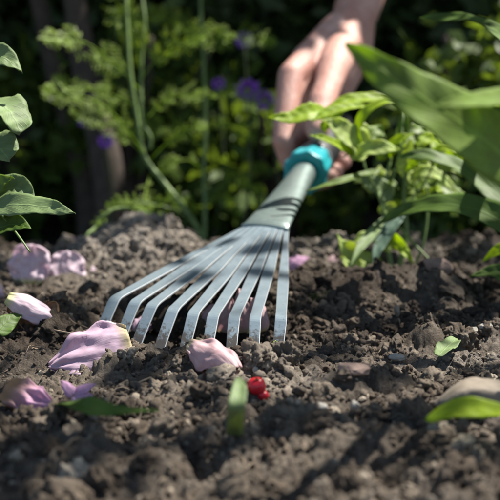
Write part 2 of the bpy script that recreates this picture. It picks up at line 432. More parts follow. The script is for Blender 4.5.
# ================================================================== ground
def build_ground():
    def axis(lo, hi, step, far_lo, far_hi):
        a = list(np.arange(lo, hi, step)); s = step
        b = []; x = a[0]
        while x > far_lo: s *= 1.22; x -= s; b.append(x)
        c = []; x = a[-1]; s = step
        while x < far_hi: s *= 1.22; x += s; c.append(x)
        return np.array(b[::-1]+a+c)
    us = axis(-.31, .31, .00082, -40, 40)             # lateral, scaled with distance
    ys = [.36]
    while ys[-1] < 1.16: ys.append(ys[-1]+.00078*(ys[-1]/.5)**.9)
    s = .0015; pre = []; y = ys[0]
    while y > -25: s *= 1.25; y -= s; pre.append(y)
    s = .0016
    while ys[-1] < 90: s *= 1.13; ys.append(ys[-1]+s)
    ys = np.array(pre[::-1]+ys)
    X = us[None, :]*np.clip(.25+ys[:, None], .55, 1.4); Y = np.repeat(ys[:, None], len(us), 1)
    X = X + 0*Y
    Z = soil_h(X.ravel(), Y.ravel())
    V = np.stack([X.ravel(), Y.ravel(), Z], 1).astype(np.float32)
    ny, nx = X.shape
    i = np.arange(ny-1)[:, None]*nx + np.arange(nx-1)[None, :]; i = i.ravel()
    F = np.stack([i, i+1, i+nx+1, i+nx], 1).astype(np.int32)
    me = bpy.data.meshes.new('ground'); me.vertices.add(len(V)); me.vertices.foreach_set('co', V.ravel())
    me.loops.add(len(F)*4); me.loops.foreach_set('vertex_index', F.ravel())
    me.polygons.add(len(F)); me.polygons.foreach_set('loop_start', np.arange(len(F), dtype=np.int32)*4)
    me.polygons.foreach_set('use_smooth', np.ones(len(F), bool)); me.update(calc_edges=True)
    a = me.attributes.new('wetness_shade', 'FLOAT', 'POINT'); a.data.foreach_set('value', wet_shade(X.ravel(), Y.ravel()).astype(np.float32))
    a = me.attributes.new('dry_sunlit', 'FLOAT', 'POINT'); a.data.foreach_set('value', dry(X.ravel(), Y.ravel()).astype(np.float32))
    me.materials.append(M_soil)
    o = bpy.data.objects.new('ground', me); COL.objects.link(o); o['kind'] = 'structure'
    print('ground verts', len(V))
build_ground()

def lumpy(sub, seed, amp=.28, freq=1.6, squash=(1, 1, 1), facet=.5):
    bm = bmesh.new(); bmesh.ops.create_icosphere(bm, subdivisions=sub, radius=1)
    o = Vector((seed*7.13, seed*3.7, seed*1.9))
    planes = [(Vector((random.gauss(0, 1), random.gauss(0, 1), random.gauss(0, 1))).normalized(), random.uniform(.55, .9)) for _ in range(7)]
    for v in bm.verts:
        d = v.co.normalized(); r = 1+amp*noise.noise(d*freq+o)*1.6+amp*.6*noise.noise(d*freq*2.7+o)+amp*.38*noise.noise(d*freq*6+o)+amp*.22*noise.noise(d*freq*13+o)
        p = d*r
        for nn, k in planes:
            e = p.dot(nn)-k
            if e > 0: p -= nn*e*facet
        v.co = Vector((p.x*squash[0], p.y*squash[1], p.z*squash[2]))
    vs = np.array([v.co[:] for v in bm.verts]); fs = np.array([[v.index for v in f.verts] for f in bm.faces]); bm.free()
    return vs, fs
def rand_rot(n):
    q = rng.normal(size=(n, 4)); q /= np.linalg.norm(q, axis=1)[:, None]
    w, x, y, z = q.T
    return np.stack([1-2*(y*y+z*z), 2*(x*y-z*w), 2*(x*z+y*w), 2*(x*y+z*w), 1-2*(x*x+z*z), 2*(y*z-x*w), 2*(x*z-y*w), 2*(y*z+x*w), 1-2*(x*x+y*y)], 1).reshape(n, 3, 3)
def crumbs(name, n, lo, hi, sub, protos, yr, xr, zoff, dens=None, power=2.2, label=None):
    """loose crumbs of soil lying on the bed, one object"""
    y = rng.uniform(*yr, size=n*3); x = rng.uniform(-1, 1, size=n*3)*(xr[0]+xr[1]*y)
    k = np.ones(n*3) if dens is None else dens(x, y)
    if hi > .004:
        for p, sx, sy, a in FLAT: k = k*(1-np.clip(1.6*gauss(x, y, p.x, p.y, sx, sy), 0, 1))
    keep = rng.random(n*3) < k; x = x[keep][:n]; y = y[keep][:n]; n = len(x)
    r = lo*(1-rng.random(n)*(1-(lo/hi)**power))**(-1/power)
    z = soil_h(x, y) + r*zoff
    P = [lumpy(sub, s+1, .46, 1.9, (1, rng.uniform(.7, 1), rng.uniform(.6, .9))) for s in range(protos)]
    tone = np.clip(rng.beta(2.0, 3.4, n), 0, 1); pale = rng.random(n) < .05; tone[pale] = rng.uniform(.75, 1, pale.sum())
    RM = rand_rot(n); pid = rng.integers(0, protos, n)
    Vs = []; Fs = []; Ts = []; base = 0
    for p in range(protos):
        idx = np.nonzero(pid == p)[0]
        if not len(idx): continue
        v, f = P[p]
        vv = np.einsum('nij,kj->nki', RM[idx], v)*r[idx][:, None, None] + np.stack([x, y, z], 1)[idx][:, None, :]
        ff = f[None]+base+(np.arange(len(idx))*len(v))[:, None, None]
        Vs.append(vv.reshape(-1, 3)); Fs.append(ff.reshape(-1, 3)); Ts.append(np.repeat(tone[idx], len(v))); base += len(idx)*len(v)
    V = np.concatenate(Vs).astype(np.float32); F = np.concatenate(Fs).astype(np.int32); T = np.concatenate(Ts).astype(np.float32)
    me = bpy.data.meshes.new(name); me.vertices.add(len(V)); me.vertices.foreach_set('co', V.ravel())
    me.loops.add(len(F)*3); me.loops.foreach_set('vertex_index', F.ravel())
    me.polygons.add(len(F)); me.polygons.foreach_set('loop_start', np.arange(len(F), dtype=np.int32)*3)
    me.polygons.foreach_set('use_smooth', np.full(len(F), sub > 1)); me.update(calc_edges=True)
    a = me.attributes.new('tone', 'FLOAT', 'POINT'); a.data.foreach_set('value', T)
    a = me.attributes.new('wetness_shade', 'FLOAT', 'POINT'); a.data.foreach_set('value', wet_shade(V[:, 0].astype(float), V[:, 1].astype(float)).astype(np.float32))
    a = me.attributes.new('dry_sunlit', 'FLOAT', 'POINT'); a.data.foreach_set('value', dry(V[:, 0].astype(float), V[:, 1].astype(float)).astype(np.float32))
    me.materials.append(M_crumb)
    o = bpy.data.objects.new(name, me); COL.objects.link(o)
    tag(o, label, 'soil', None, 'stuff'); print(name, len(V)); return o
def dens_patch(x, y):
    m = on(138, 262)
    d = .22+.78*sst(.40, .66, vnoise(x*26, y*26, 77))
    return np.clip(d+gauss(x, y, m.x, m.y+.02, .08, .08)+.8*gauss(x, y, .12, .97, .16, .06), 0, 1)
crumbs('soil_crumbs', 34000, .0006, .0022, 1, 8, (.38, 1.15), (.06, .27), .25, dens_patch, 1.7, 'fine loose crumbs of dark soil scattered over the whole bed')
crumbs('soil_grains', 7000, .0015, .0040, 2, 16, (.38, 1.15), (.06, .27), .2, dens_patch, 2.4, 'pea sized angular crumbs of grey brown soil lying all over the bed')
crumbs('soil_lumps', 1500, .0032, .0085, 4, 14, (.40, 1.15), (.06, .27), .12, dens_patch, 2.3, 'thumb sized irregular lumps of crumbly brown soil lying all over the bed')
crumbs('soil_clumps', 260, .006, .0125, 5, 12, (.42, 1.1), (.06, .27), .0, lambda x, y: np.clip(sst(.5, .62, vnoise(x*19, y*19, 78))*.5*(1-gauss(x, y, -.03, .70, .10, .06)) + gauss(x, y, on(138, 262).x, on(138, 262).y+.01, .07, .06), 0, 1), 2.2, 'big crumbly clumps of soil mostly piled on the pale mound')

# short dry fibres and rootlets in the soil
mb = MB()
for i in range(150):
    y = random.uniform(.45, 1.0); x = random.uniform(-1, 1)*(.04+.24*y); a = random.uniform(0, 6.3); L = random.uniform(.006, .02)
    p = Vector((x, y, sh(x, y)+.001)); P = [p]
    for k in range(3):
        a += random.uniform(-.7, .7); q = P[-1]+Vector((math.cos(a), math.sin(a), 0))*L/3
        q.z = sh(q.x, q.y)+random.uniform(.0005, .004); P.append(q)
    tube(mb, P, (.00035, .0002), 8, 4)
tag(mb.build('root_fibres', M_twig), 'thin dry root fibres and bits of straw lying loose on the soil', 'roots', None, 'stuff')

# ================================================================== hand rake
Bpx = [(114.5, 297.4), (135, 301), (152, 304), (173, 308.5), (193.5, 312), (213, 315), (234, 316.5), (255, 317.5), (281, 317)]
Tpx = [(97.5, 334), (118, 339), (132, 349), (156, 352), (182, 354), (206, 352), (231, 349), (254, 346), (278, 346)]
Bd = [.7325, .7250, .7182, .7128, .7088, .7062, .7043, .7028, .7020]
Td = [.7260, .7180, .7110, .7048, .7000, .6970, .6960, .6965, .6990]
def yz2f(y, z): return y*CP-(z)*SP
B = []; T = []
for (p, d) in zip(Bpx, [yz2f(y, z) for y, z in zip([.7310, .7226, .7166, .7117, .7077, .7046, .7025, .7014, .7012], [-.151, -.1514, -.1522, -.1528, -.1532, -.1534, -.1534, -.1532, -.1529])]): B.append(at(*p, d))
for (p, d) in zip(Tpx, [yz2f(y, z) for y, z in zip([.7165, .7059, .6973, .6905, .6857, .6827, .6817, .6827, .6855], [-.1668, -.1684, -.1697, -.1706, -.1711, -.1712, -.171, -.1704, -.1694])]): T.append(at(*p, d))
C0 = at(244.5, 225, yz2f(.8753, -.1215)); C1 = at(289, 229, yz2f(.8662, -.1223))
CM = (C0+C1)/2; NUT = at(307, 170, yz2f(1.0148, -.0943))
rake = thing('hand_rake', 'blue grey steel fan rake with nine bent tines and turquoise collar pulled through the soil', 'rake', CM)
nrm = (C1-C0).cross(B[4]-CM).normalized()
if nrm.z < 0: nrm = -nrm
lat = (C1-C0).normalized()
bend = [B[0]-lat*.0036]+[(B[i]+B[i+1])/2 for i in range(8)]+[B[8]+lat*.0036]
root = [C0.lerp(C1, j/9) for j in range(10)]
crown = lambda j, t: nrm*(.0030*(1-((j-4.5)/4.5)**2)*(1-t)**1.5)      # the fan is slightly dished near the socket
def bd(j, t): return root[j].lerp(bend[j], t)+crown(j, t)
TS = [.36, .33, .30, .25, .16, .10, .06, .04, .03]
TH = .0011
def ribbon(mb, L, Rr, N, th=TH, caps=True):
    """solid strip between two edge lines; rims get the bare-steel edge material"""
    n = len(L); vs = []
    b = .00022
    for i in range(n):
        s = (Rr[i]-L[i]).normalized()*b
        vs += [L[i]-N[i]*b, L[i]+s, Rr[i]-s, Rr[i]-N[i]*b, Rr[i]-N[i]*th, L[i]-N[i]*th]
    for i in range(n-1):
        a = i*6; c = a+6
        f = [(a+k, a+(k+1) % 6, c+(k+1) % 6, c+k) for k in range(6)]
        base = len(mb.v) if i == 0 else base
        for k, ff in enumerate(f):
            mb.f.append(tuple(x+base for x in ff)); mb.mi.append(1 if k in (0, 2, 3, 5) else 0)
    mb.v += [tuple(v) for v in vs]; mb.uv += [(.5, .5)]*len(vs)
    mb.f.append(tuple(base+k for k in range(6))[::-1]); mb.mi.append(1)
    mb.f.append(tuple(base+(n-1)*6+k for k in range(6))); mb.mi.append(1)
mb = MB()
for i in range(9):
    ts = [TS[i]*k/8 for k in range(9)]
    ribbon(mb, [bd(i, t) for t in ts], [bd(i+1, t) for t in ts], [nrm]*9)
# lead-in hidden inside the socket mouth
mb.build('fan_plate', [M_steel, M_steel], rake, smooth=False)
for i in range(9):
    mb = MB(); L = []; Rr = []; N = []
    t0 = TS[i]
    for k in range(13):
        t = t0+(1-t0)*k/12*.955
        c = (bd(i, t)+bd(i+1, t))/2; tgt = root[i].lerp(root[i+1], .5).lerp(B[i], t)+crown(i+.5, t)
        pw = (bd(i+1, t)-bd(i, t)).length
        kk = sst(0, .12, (t-t0)/(1-t0)); kk = float(kk)
        lf = 1 if i < 5 else .45
        want = min(pw-(.00055 if i < 5 else .0010), .0072+.0060*lf*max(0, 1-t-.08))
        w = pw*(1-kk)+want*kk - (.0004 if t0 < .35 else .0001)
        c = c.lerp(tgt, kk)
        L.append(c-lat*w/2); Rr.append(c+lat*w/2); N.append(nrm)
    last = (L[-1]+Rr[-1])/2; d0 = (B[i]-last).normalized(); tip = T[i]-Vector((0, 0, .004))
    tip0 = tip; d1 = (tip-B[i]).normalized()
    l2 = lat
    for k in range(1, 6):                                # rounded elbow
        q = k/5; a = B[i]-d0*.0035*(1-q) if q < 1 else B[i]
        p = (B[i]-d0*.0045)*(1-q)**2+B[i]*2*q*(1-q)+(B[i]+d1*.0045)*q*q
        dd = (d0*(1-q)+d1*q).normalized(); nn = l2.cross(dd).normalized()
        if nn.z < 0: nn = -nn
        nn = nn if nn.dot(nrm) > 0 else -nn
        L.append(p-l2*.0036); Rr.append(p+l2*.0036); N.append(nn)
    nn = N[-1]
    for k in range(1, 6):
        q = k/5; p = (B[i]+d1*.0045).lerp(tip0, q)+nn*(.0006*math.sin(q*math.pi))
        w = .0072-.0009*q
        L.append(p-l2*w/2); Rr.append(p+l2*w/2); N.append(nn)
    mb2 = mb; ribbon(mb2, L, Rr, N)
    mb2.build('tine', [M_steel, M_edge], rake, smooth=False)
# socket: flat mouth rolled into a tube
ax = (NUT-CM).normalized(); rgt = ax.cross(Vector((0, 0, 1))).normalized(); upn = rgt.cross(ax).normalized()
def loft(mb, secs, seg=40, caps=True, mi=0):
    n = len(secs); vs = []
    for (p, hw, hh, pw, l, u) in secs:
        for k in range(seg):
            a = 2*math.pi*k/seg; c, s = math.cos(a), math.sin(a)
            x = math.copysign(abs(c)**pw, c)*hw; y = math.copysign(abs(s)**pw, s)*hh
            vs.append(p+l*x+u*y)
    fs = [(i*seg+k, i*seg+(k+1) % seg, (i+1)*seg+(k+1) % seg, (i+1)*seg+k) for i in range(n-1) for k in range(seg)]
    if caps: fs += [tuple(range(seg))[::-1], tuple((n-1)*seg+k for k in range(seg))]
    mb.add(vs, fs, None, mi)
mb = MB(); secs = []
for k in range(15):
    t = k/14; e = float(sst(0, 1, t))
    p = (CM-ax*.006).lerp(NUT+ax*.006, t)+upn*(.0010+.000*t)
    l = lat.lerp(rgt, e).normalized(); u = nrm.lerp(upn, e).normalized()
    secs.append((p, .0178+(.0096-.0178)*min(1, t*1.02)**.9, .0030+(.0096-.0030)*e, 1.0 if t > .5 else .8+.4*t, l, u))
loft(mb, secs)
# lip round the mouth
p0 = secs[0]
loft(mb, [(p0[0]-ax*.0004, p0[1]+.0006, p0[2]+.0005, .8, p0[4], p0[5]), (p0[0]+ax*.0018, p0[1]+.0006, p0[2]+.0005, .8, p0[4], p0[5])])
mb.build('socket', M_socket, rake)
def revolve(mb, prof, seg=48, rib=None, mi=0):
    vs = []; n = len(prof)
    for (s, r) in prof:
        for k in range(seg):
            a = 2*math.pi*k/seg; rr = r*(1+(rib(a) if rib else 0)); vs.append(NUT+ax*s+rgt*(rr*math.cos(a))+upn*(rr*math.sin(a)))
    fs = [(i*seg+k, i*seg+(k+1) % seg, (i+1)*seg+(k+1) % seg, (i+1)*seg+k) for i in range(n-1) for k in range(seg)]
    fs.append(tuple(range(seg))[::-1]); fs.append(tuple((n-1)*seg+k for k in range(seg))); mb.add(vs, fs, None, mi)
mb = MB()
revolve(mb, [(-.009, .0108), (-.0098, .0120), (-.0098, .0172), (-.0090, .0184), (-.006, .0187), (.002, .0182), (.012, .0170), (.022, .0160), (.0262, .0157), (.0268, .0150), (.0269, .0110)], 160,
        rib=lambda a: (.045 if math.cos(a*9) > .1 else 0)+.012*math.cos(a*9))
mb.build('locking_collar', M_turq, rake)
mb = MB(); revolve(mb, [(.0272, .0120), (.0274, .0154), (.029, .0164), (.034, .0164), (.0355, .0152), (.0356, .01)], 48); mb.build('collar_ring', M_grey, rake)
mb = MB()
revolve(mb, [(.0358, .0130), (.037, .0148), (.044, .0152), (.05, .0158), (.075, .0165), (.10, .0162), (.125, .0150), (.15, .0156), (.162, .0135), (.168, .007)], 48,
        rib=lambda a: .02*math.cos(a*2))
mb.build('grip', M_black, rake)

# ================================================================== the hand
def Gp(s, deg, rad): a = R(deg); return NUT+ax*s+rgt*(rad*math.cos(a))+upn*(rad*math.sin(a))
hand_pts = []
def ico(mb, c, r, sq=None):
    bm = bmesh.new(); bmesh.ops.create_icosphere(bm, subdivisions=3, radius=r)
    mb.add([Vector(v.co)+c for v in bm.verts], [[v.index for v in f.verts] for f in bm.faces]); bm.free()
def chain(mb, pts):
    for i, (p, r) in enumerate(pts):
        ico(mb, p, r)
        if i:
            q, r0 = pts[i-1]
            tube(mb, [q, p], (r0, r), 0, 20)
hb = MB()
Wr = at(356, 12, 1.215)
fing = [  # MCP, PIP, then two points curled round the grip
 ((291, 76, 1.092), .0125, (.048, 158, .0335), .0102, (.049, 196, .0268), .0092, (.048, 268, .0245), .0086, (.050, 298, .0240), .0076),
 ((304, 60, 1.118), .0128, (.070, 150, .0365), .0102, (.071, 192, .0275), .0092, (.068, 262, .0250), .0088, (.069, 300, .0242), .0078),
 ((319, 48, 1.145), .0124, (.086, 145, .0360), .0106, (.087, 190, .0270), .0094, (.088, 260, .0245), .0085, (.088, 312, .0238), .0076),
 ((334, 42, 1.170), .0112, (.104, 142, .0330), .0094, (.105, 186, .0255), .0084, (.106, 250, .0232), .0076, (.106, 298, .0225), .0068)]
for (m, r0, a, r1, b_, r2, c, r3, d, r4) in fing:
    M0 = at(*m)
    chain(hb, [(Wr.lerp(M0, .35), .0165), (M0, r0), (Gp(*a), r1), (Gp(*b_), r2), (Gp(*c), r3), (Gp(*d), r4)])
# thumb along the top of the grip, tip towards the collar
TH_TIP = at(317, 130, 1.036); TH_IP = at(322, 103, 1.052); TH_MC = at(334, 66, 1.095)
chain(hb, [(Wr.lerp(at(345, 60, 1.15), .5), .0185), (at(341, 52, 1.13), .0175), (TH_MC, .0150), (at(328, 86, 1.07), .0122), (TH_IP, .0122), (at(319, 119, 1.041), .0115), (TH_TIP, .0104)])
# palm and heel of the hand
for a, b_, r in (((312, 72, 1.12), (345, 40, 1.19), .0175), ((322, 88, 1.13), (350, 50, 1.19), .0165), ((336, 90, 1.15), (356, 55, 1.2), .0165)):
    chain(hb, [(at(*a), r), (at(*b_), r), (Wr, .021)])
El = Wr+Vector((.075, .17, .185))
chain(hb, [(Wr, .0235), (Wr.lerp(El, .15), .0245), (Wr.lerp(El, .5), .033), (Wr.lerp(El, .8), .040), (El, .041)])
person = thing('person', 'bare hand and forearm of a crouching person gripping the rake handle, thumb on top', 'person', Wr)
ho = hb.build('body', M_skin, person)
rm = ho.modifiers.new('skin_surface', 'REMESH'); rm.mode = 'VOXEL'; rm.voxel_size = .0012; rm.use_smooth_shade = True
sm = ho.modifiers.new('soften', 'SMOOTH'); sm.factor = .6; sm.iterations = 4
mb = MB()
P1 = Wr.lerp(El, .42); Ev = (El-Wr).normalized()
tube(mb, [P1, P1+Ev*.004, P1+Ev*.02, Wr.lerp(El, .7), Wr.lerp(El, .9), El+Ev*.02, El+Ev*.16], lambda t: .036+.016*t+.0014*math.sin(t*60), 60, 32)
sl = mb.build('sleeve', M_cloth, person)
# thumb nail
mb = MB(); nd = (TH_TIP-TH_IP).normalized(); ns = nd.cross(Vector((-.25, -.9, .35))).normalized(); nu = ns.cross(nd).normalized()
if nu.y > 0: nu = -nu
vs = []; uvs = []
for i in range(9):
    for k in range(9):
        u = k/4-1; v = i/8
        w = .0058*(1-abs(2*v-1)**4*.25)
        vs.append(TH_TIP-nd*.006+nd*(v*.0125)+ns*(u*w)+nu*(.0102-.0040*u*u-.0030*v*v)); uvs.append((k/8, v))
mb.add(vs, [(i*9+k, i*9+k+1, (i+1)*9+k+1, (i+1)*9+k) for i in range(8) for k in range(8)], uvs)
solid(mb.build('thumb_nail', M_nail, person), .0007)

# ================================================================== petals
def petal(name, label, m, base, tipv, up, L, Wd, cup=.35, curl=.2, ruf=.05, n=34, mm=25, seed=1, prof='ovate', group=None, cat='petal', fold=0, th=.00028, parent=None):
    """cupped petal: base point, direction of its length, outward normal"""
    d = Vector(tipv).normalized(); u = Vector(up); u = (u-d*u.dot(d)).normalized(); s = d.cross(u)
    rr = random.Random(seed); o = Vector((seed*3.1, seed, 0)); f = PROF[prof]; b = MB(); vs = []; uvs = []; b0 = Vector(base)
    for i in range(n):
        v = i/(n-1)
        for k in range(mm):
            x = 2*k/(mm-1)-1
            ww = Wd*.5*max(.06, f(min(.985, .05+.93*v)))*(1+.16*noise.noise(Vector((v*4, x*.7, seed)))+.05*noise.noise(Vector((v*15, x, seed))))
            ang = cup*x*2.0
            rad = ww/max(abs(cup*2.0), .05)
            px = rad*math.sin(ang); pz = rad*(1-math.cos(ang))*(-1 if cup > 0 else 1)
            z = pz + .030*Wd*math.sin(x*5.5+v*2)*v + L*(-curl*(2*v-1)**2+curl) + ruf*Wd*noise.noise(Vector((x*2.2, v*3.6, 0))+o)*(.4+abs(x)+v*.6) + .028*Wd*noise.noise(Vector((x*7, v*8, 3))+o)
            z += .045*Wd*abs(x)**4*math.sin(v*17+seed+x) 
            if fold: z += fold*Wd*abs(x-.15)**.9*(.3+.7*v)
            vs.append(b0+d*(v*L*(1+.05*noise.noise(Vector((x*2, 0, seed)))))+s*px+u*z); uvs.append((k/(mm-1), v))
    b.add(vs, [(i*mm+k, i*mm+k+1, (i+1)*mm+k+1, (i+1)*mm+k) for i in range(n-1) for k in range(mm-1)], uvs)
    ob = b.build(name, m, parent); solid(ob, th)
    if parent is None: tag(ob, label, cat, group)
    return ob
GP = 'fallen flower petals on the soil'
# large mauve petal, front left
g = ground(125, 352, .006)
petal('petal', 'large mauve pink petal lying flat in front of the leftmost tines', M_pet, surf(131, 342, .006), surf(48, 366, .006)-surf(131, 342, .006), (.05, -.78, .60), .047, .040, cup=.22, curl=.02, ruf=.10, seed=8, group=GP)
# rose petal by the middle tines
petal('petal', 'dusty pink folded petal leaning against the middle tine tips', M_pet_rose, surf(190, 341, .008), surf(243, 370, .006)-surf(190, 341, .008), (.25, -.80, .5), .037, .024, cup=.6, curl=.06, ruf=.12, seed=9, group=GP, prof='round')
# pair of blurred petals, far left
petal('petal', 'crumpled pale pink petal at the back left beside the left leaf tip', M_pet_pale, ground(28, 286, .003), (.05, .25, .9), (.1, -.9, .3), .030, .034, cup=.22, curl=.02, ruf=.20, seed=13, fold=.10, group=GP, prof='round')
petal('petal', 'round orchid pink petal standing beside the pale soil mound', M_pet_pale, ground(66, 284, .001), (.05, .3, .85), (.25, -.85, .35), .026, .030, cup=.10, curl=.03, ruf=.06, seed=15, group=GP, prof='round')
petal('petal', 'tiny cream petal scrap between pink petal and soil mound', M_pet_pale, ground(89, 277, .002), (.3, .3, .6), (.1, -.8, .5), .008, .008, cup=.4, seed=15, group=GP, prof='round')
# upright white-pink petal
petal('petal', 'white pointed petal standing up behind the dry curled leaf', M_pet_pale, surf(8, 296, .020), surf(48, 318, .008)-surf(8, 296, .020), (.50, -.7, .5), .039, .022, cup=.6, curl=.12, ruf=.10, seed=18, group=GP, prof='lance')
petal('petal', 'small white petal edge at the left border of the photo', M_pet_pale, ground(-3, 302, .001), (.1, .1, .8), (.5, -.8, .2), .014, .010, cup=.4, seed=19, group=GP)
# petals seen between the tines
petal('petal', 'dark mauve petal behind the second and third tines', M_pet, ground(138, 332, .001), at(152, 310, .74)-at(138, 332, .72), (-.2, -.85, .4), .018, .016, cup=.5, seed=23, group=GP, prof='round')
petal('petal', 'yellow green and pink petal base showing behind the sixth tine', M_pet_rose, ground(204, 330, .002), at(214, 308, .735)-at(205, 327, .735), (-.1, -.9, .4), .017, .012, cup=.55, seed=24, group=GP, prof='round')
petal('petal', 'pink petal upright in the gap right of the sixth tine', M_pet_rose, ground(224, 334, .0), (.18, .1, .9), (.1, -.95, .3), .025, .015, cup=.5, seed=26, group=GP)
petal('petal', 'tall pink petal behind the seventh and eighth tines', M_pet_rose, ground(245, 334, .001), (-.12, .15, .9), (-.1, -.9, .3), .029, .017, cup=.5, seed=28, group=GP)
petal('petal', 'rounded dull pink petal between the eighth and ninth tines', M_pet_rose, ground(264, 332, .001), (-.25, .1, .8), (.2, -.9, .3), .023, .014, cup=.55, seed=29, group=GP, prof='round')
petal('petal', 'bright pink petal lit behind the ninth tine near the socket', M_pet_pink, ground(288, 268, .002), (.7, .1, .25), (0, -.6, .8), .018, .013, cup=.3, seed=31, group=GP)
petal('petal', 'small red pink petal on the pale soil at the foot of the weed', M_pet_rose, ground(326, 262, .001), (.8, 0, .1), (0, -.6, .8), .014, .010, cup=.3, seed=33, group=GP)
# browned petal bottom left
s0 = surf(30, 404, .004); f0 = s0.y*CP-(s0.z-CAMH)*SP
bl = petal('petal', 'out of focus pink petal with browned crumpled end at bottom left', M_pet_brown, at(5, 386, f0+.004), at(60, 409, f0-.008)-at(5, 386, f0+.004), (.1, -.75, .6), .031, .020, cup=.3, curl=.02, ruf=.2, seed=36, group=GP)
# small pink flower
sf = thing('small_flower', 'small pink blossom with narrow petals lying in front of the large mauve petal', 'flower', ground(76, 396, .003))
s1 = surf(76, 402, .003); f1 = s1.y*CP-(s1.z-CAMH)*SP
c0 = at(74, 396, f1)
for k, (dx, dz, L) in enumerate(((-11, -14, .012), (-3, -10, .009), (19, -11, .012), (17, 0, .012), (6, 6, .008))):
    q = at(74+dx*1.15, 396+dz*1.1, f1+.004-.0015*k)
    petal('blossom_petal', '', M_pet_pink, c0, q-c0, (.1, -.7, .7), (q-c0).length, .0070, cup=.45, seed=40+k, n=14, mm=11, parent=sf)
# dry brown leaf + green leaf at left
mb = MB()
for k in range(5):
    a = at(24+k*5, 332-k, .73); 
    leaf(mb, [a, a+Vector((.002*(k-2), -.002, .009)), a+Vector((.0045*(k-2)+.002*math.sin(k*3), .002*math.cos(k*2), .016+.003*math.sin(k*2.3)))], .010, up=(.2, -1, .1), prof='round', fold=-.8, wave=.35, seed=50+k, n=18)
solid(tag(mb.build('dry_leaf', M_dry), 'curled brown dried leaf lying at the foot of the white pointed petal', 'dry leaf'), .0004)
mb = MB(); leaf(mb, [at(-2, 334, .70), at(8, 322, .71), at(24, 311, .72)], .012, up=(.3, -.6, .7), prof='ovate', fold=.1, seed=60)
solid(tag(mb.build('green_leaf', M_leaf_deep), 'small dark green fallen leaf at the left edge beside the dry brown leaf', 'leaf'), .0003)

# ================================================================== berries
def berry(px, py, f, r, label, seed):
    c = rest(px, py, r, .1); t = thing('red_berry', label, 'berry', c, 'red berries')
    v, fc = lumpy(4, seed, .05, 1.2, (1, 1, .93), .0); b = MB(); b.add([Vector(p)*r+c for p in v], [tuple(q) for q in fc]); b.build('fruit', M_berry, t)
    b = MB()
    for k in range(5):
        a = k*1.256+.3; e = c+Vector((math.cos(a)*r*.35, -r*.55+math.sin(a)*r*.1, r*.85+math.sin(a)*r*.2)); leaf(b, [c+Vector((0, -r*.5, r*.87)), e], r*.22, n=6, cols=3)
    b.build('calyx', M_dry, t)
berry(256.5, 386, .598, .0047, 'glossy red berry on the soil right of the folded pink petal', 3)
berry(263, 395, .592, .0029, 'smaller red berry touching the lower right of the glossy one', 5)

# ================================================================== stones and scraps
def stone(name, px, py, f, r, m, label, sq=(1, .9, .6), seed=1, cat='stone', amp=.18):
    c = rest(px, py, r*sq[2], .3) if cat != 'clod' else rest(px, py, r, .95); v, fc = lumpy(5 if cat == 'clod' else 4, seed, amp, 1.9 if cat == 'clod' else 1.3, sq, .7); b = MB()
    b.add([Vector(p)*r+c for p in v], [tuple(q) for q in fc]); o = tag(b.build(name, m), label, cat)
    if cat == 'clod':
        a = o.data.attributes.new('wetness_shade', 'FLOAT', 'POINT'); a.data.foreach_set('value', np.full(len(o.data.vertices), float(wet_shade(np.array([c.x]), np.array([c.y]))[0]), dtype=np.float32))
    return o
stone('stone', 474, 399, .545, .0165, M_stone_tan, 'large smooth tan stone in the bottom right corner', (1.25, 1, .62), 71, amp=.10)
stone('stone', 438, 266, .92, .0095, M_stone_pink, 'rounded tan stone at the foot of the leafy weed', (1.3, .9, .75), 72)
stone('pebble', 396, 358, .642, .0036, M_stone_pale, 'small pale pebble near the centre of the right hand soil', (1.3, 1, .7), 73, 'pebble')
stone('pebble', 354, 407, .560, .0034, M_stone_pale, 'greenish white pebble at the bottom right of the red berries', (.8, 1, 1), 74, 'pebble')
stone('pebble', 322, 407, .565, .0026, M_stone_pale, 'tiny cream pebble just right of the smaller berry', (1, 1, .8), 75, 'pebble')
stone('stone', 354, 369, .615, .0062, M_stone_pink, 'flat reddish brown stone right of the berries', (1.3, 1, .6), 76)
stone('pebble', 256, 371, .625, .0022, M_stone_pale, 'tiny cream pebble just above the glossy berry', (1, 1, 1), 77, 'pebble')
stone('pebble', 475, 330, .70, .0040, M_stone_pale, 'pale chip of stone on the soil by the right edge', (1.4, 1, .5), 78, 'pebble')
stone('pebble', 486, 327, .71, .0042, M_stone_pale, 'whitish angular pebble at the right edge of the bed', (1, 1, .7), 79, 'pebble')
stone('pebble', 397, 311, .745, .0030, M_stone_tan, 'tan sliver of stone in the hollow right of the dark clod', (.7, 1, 1.5), 80, 'pebble')
stone('soil_clod', 441, 292, .80, .0150, M_soil, 'large dark soil clod rising at the right below the weed', (1.25, 1, .95), 81, 'clod', .42)
stone('soil_clod', 352, 300, .80, .0120, M_soil, 'dark crumbly soil clod between the ninth tine and the weed', (1.3, 1, .85), 82, 'clod', .42)
stone('soil_clod', 264, 360, .672, .0075, M_soil, 'crumbly clod with straw in it just above the glossy berry', (1.2, 1, .7), 83, 'clod', .42)
stone('soil_clod', 300, 290, .84, .0150, M_soil, 'dark clod right behind the last tine', (1, 1, .8), 84, 'clod', .42)
stone('soil_clod', 52, 330, .71, .0120, M_soil, 'soil clod right of the dry brown leaf', (.9, 1, 1), 85, 'clod', .42)
mb = MB(); leaf(mb, [at(438, 356, .66), at(448, 346, .675), at(457, 339, .69)], .011, up=(-.3, -.7, .6), prof='round', seed=61)
solid(tag(mb.build('leaf_scrap', M_leaf_grey), 'pale grey green scrap of leaf on the right hand soil', 'leaf scrap'), .0004)
def twig(pts, r, label, m=M_twig):
    mb = MB(); tube(mb, pts, (r, r*.6), 16, 6); tag(mb.build('twig', m), label, 'twig')
twig([at(136, 384, .612), at(150, 378, .618), at(166, 374, .625)], .0007, 'short pale twig on the soil below the folded pink petal')
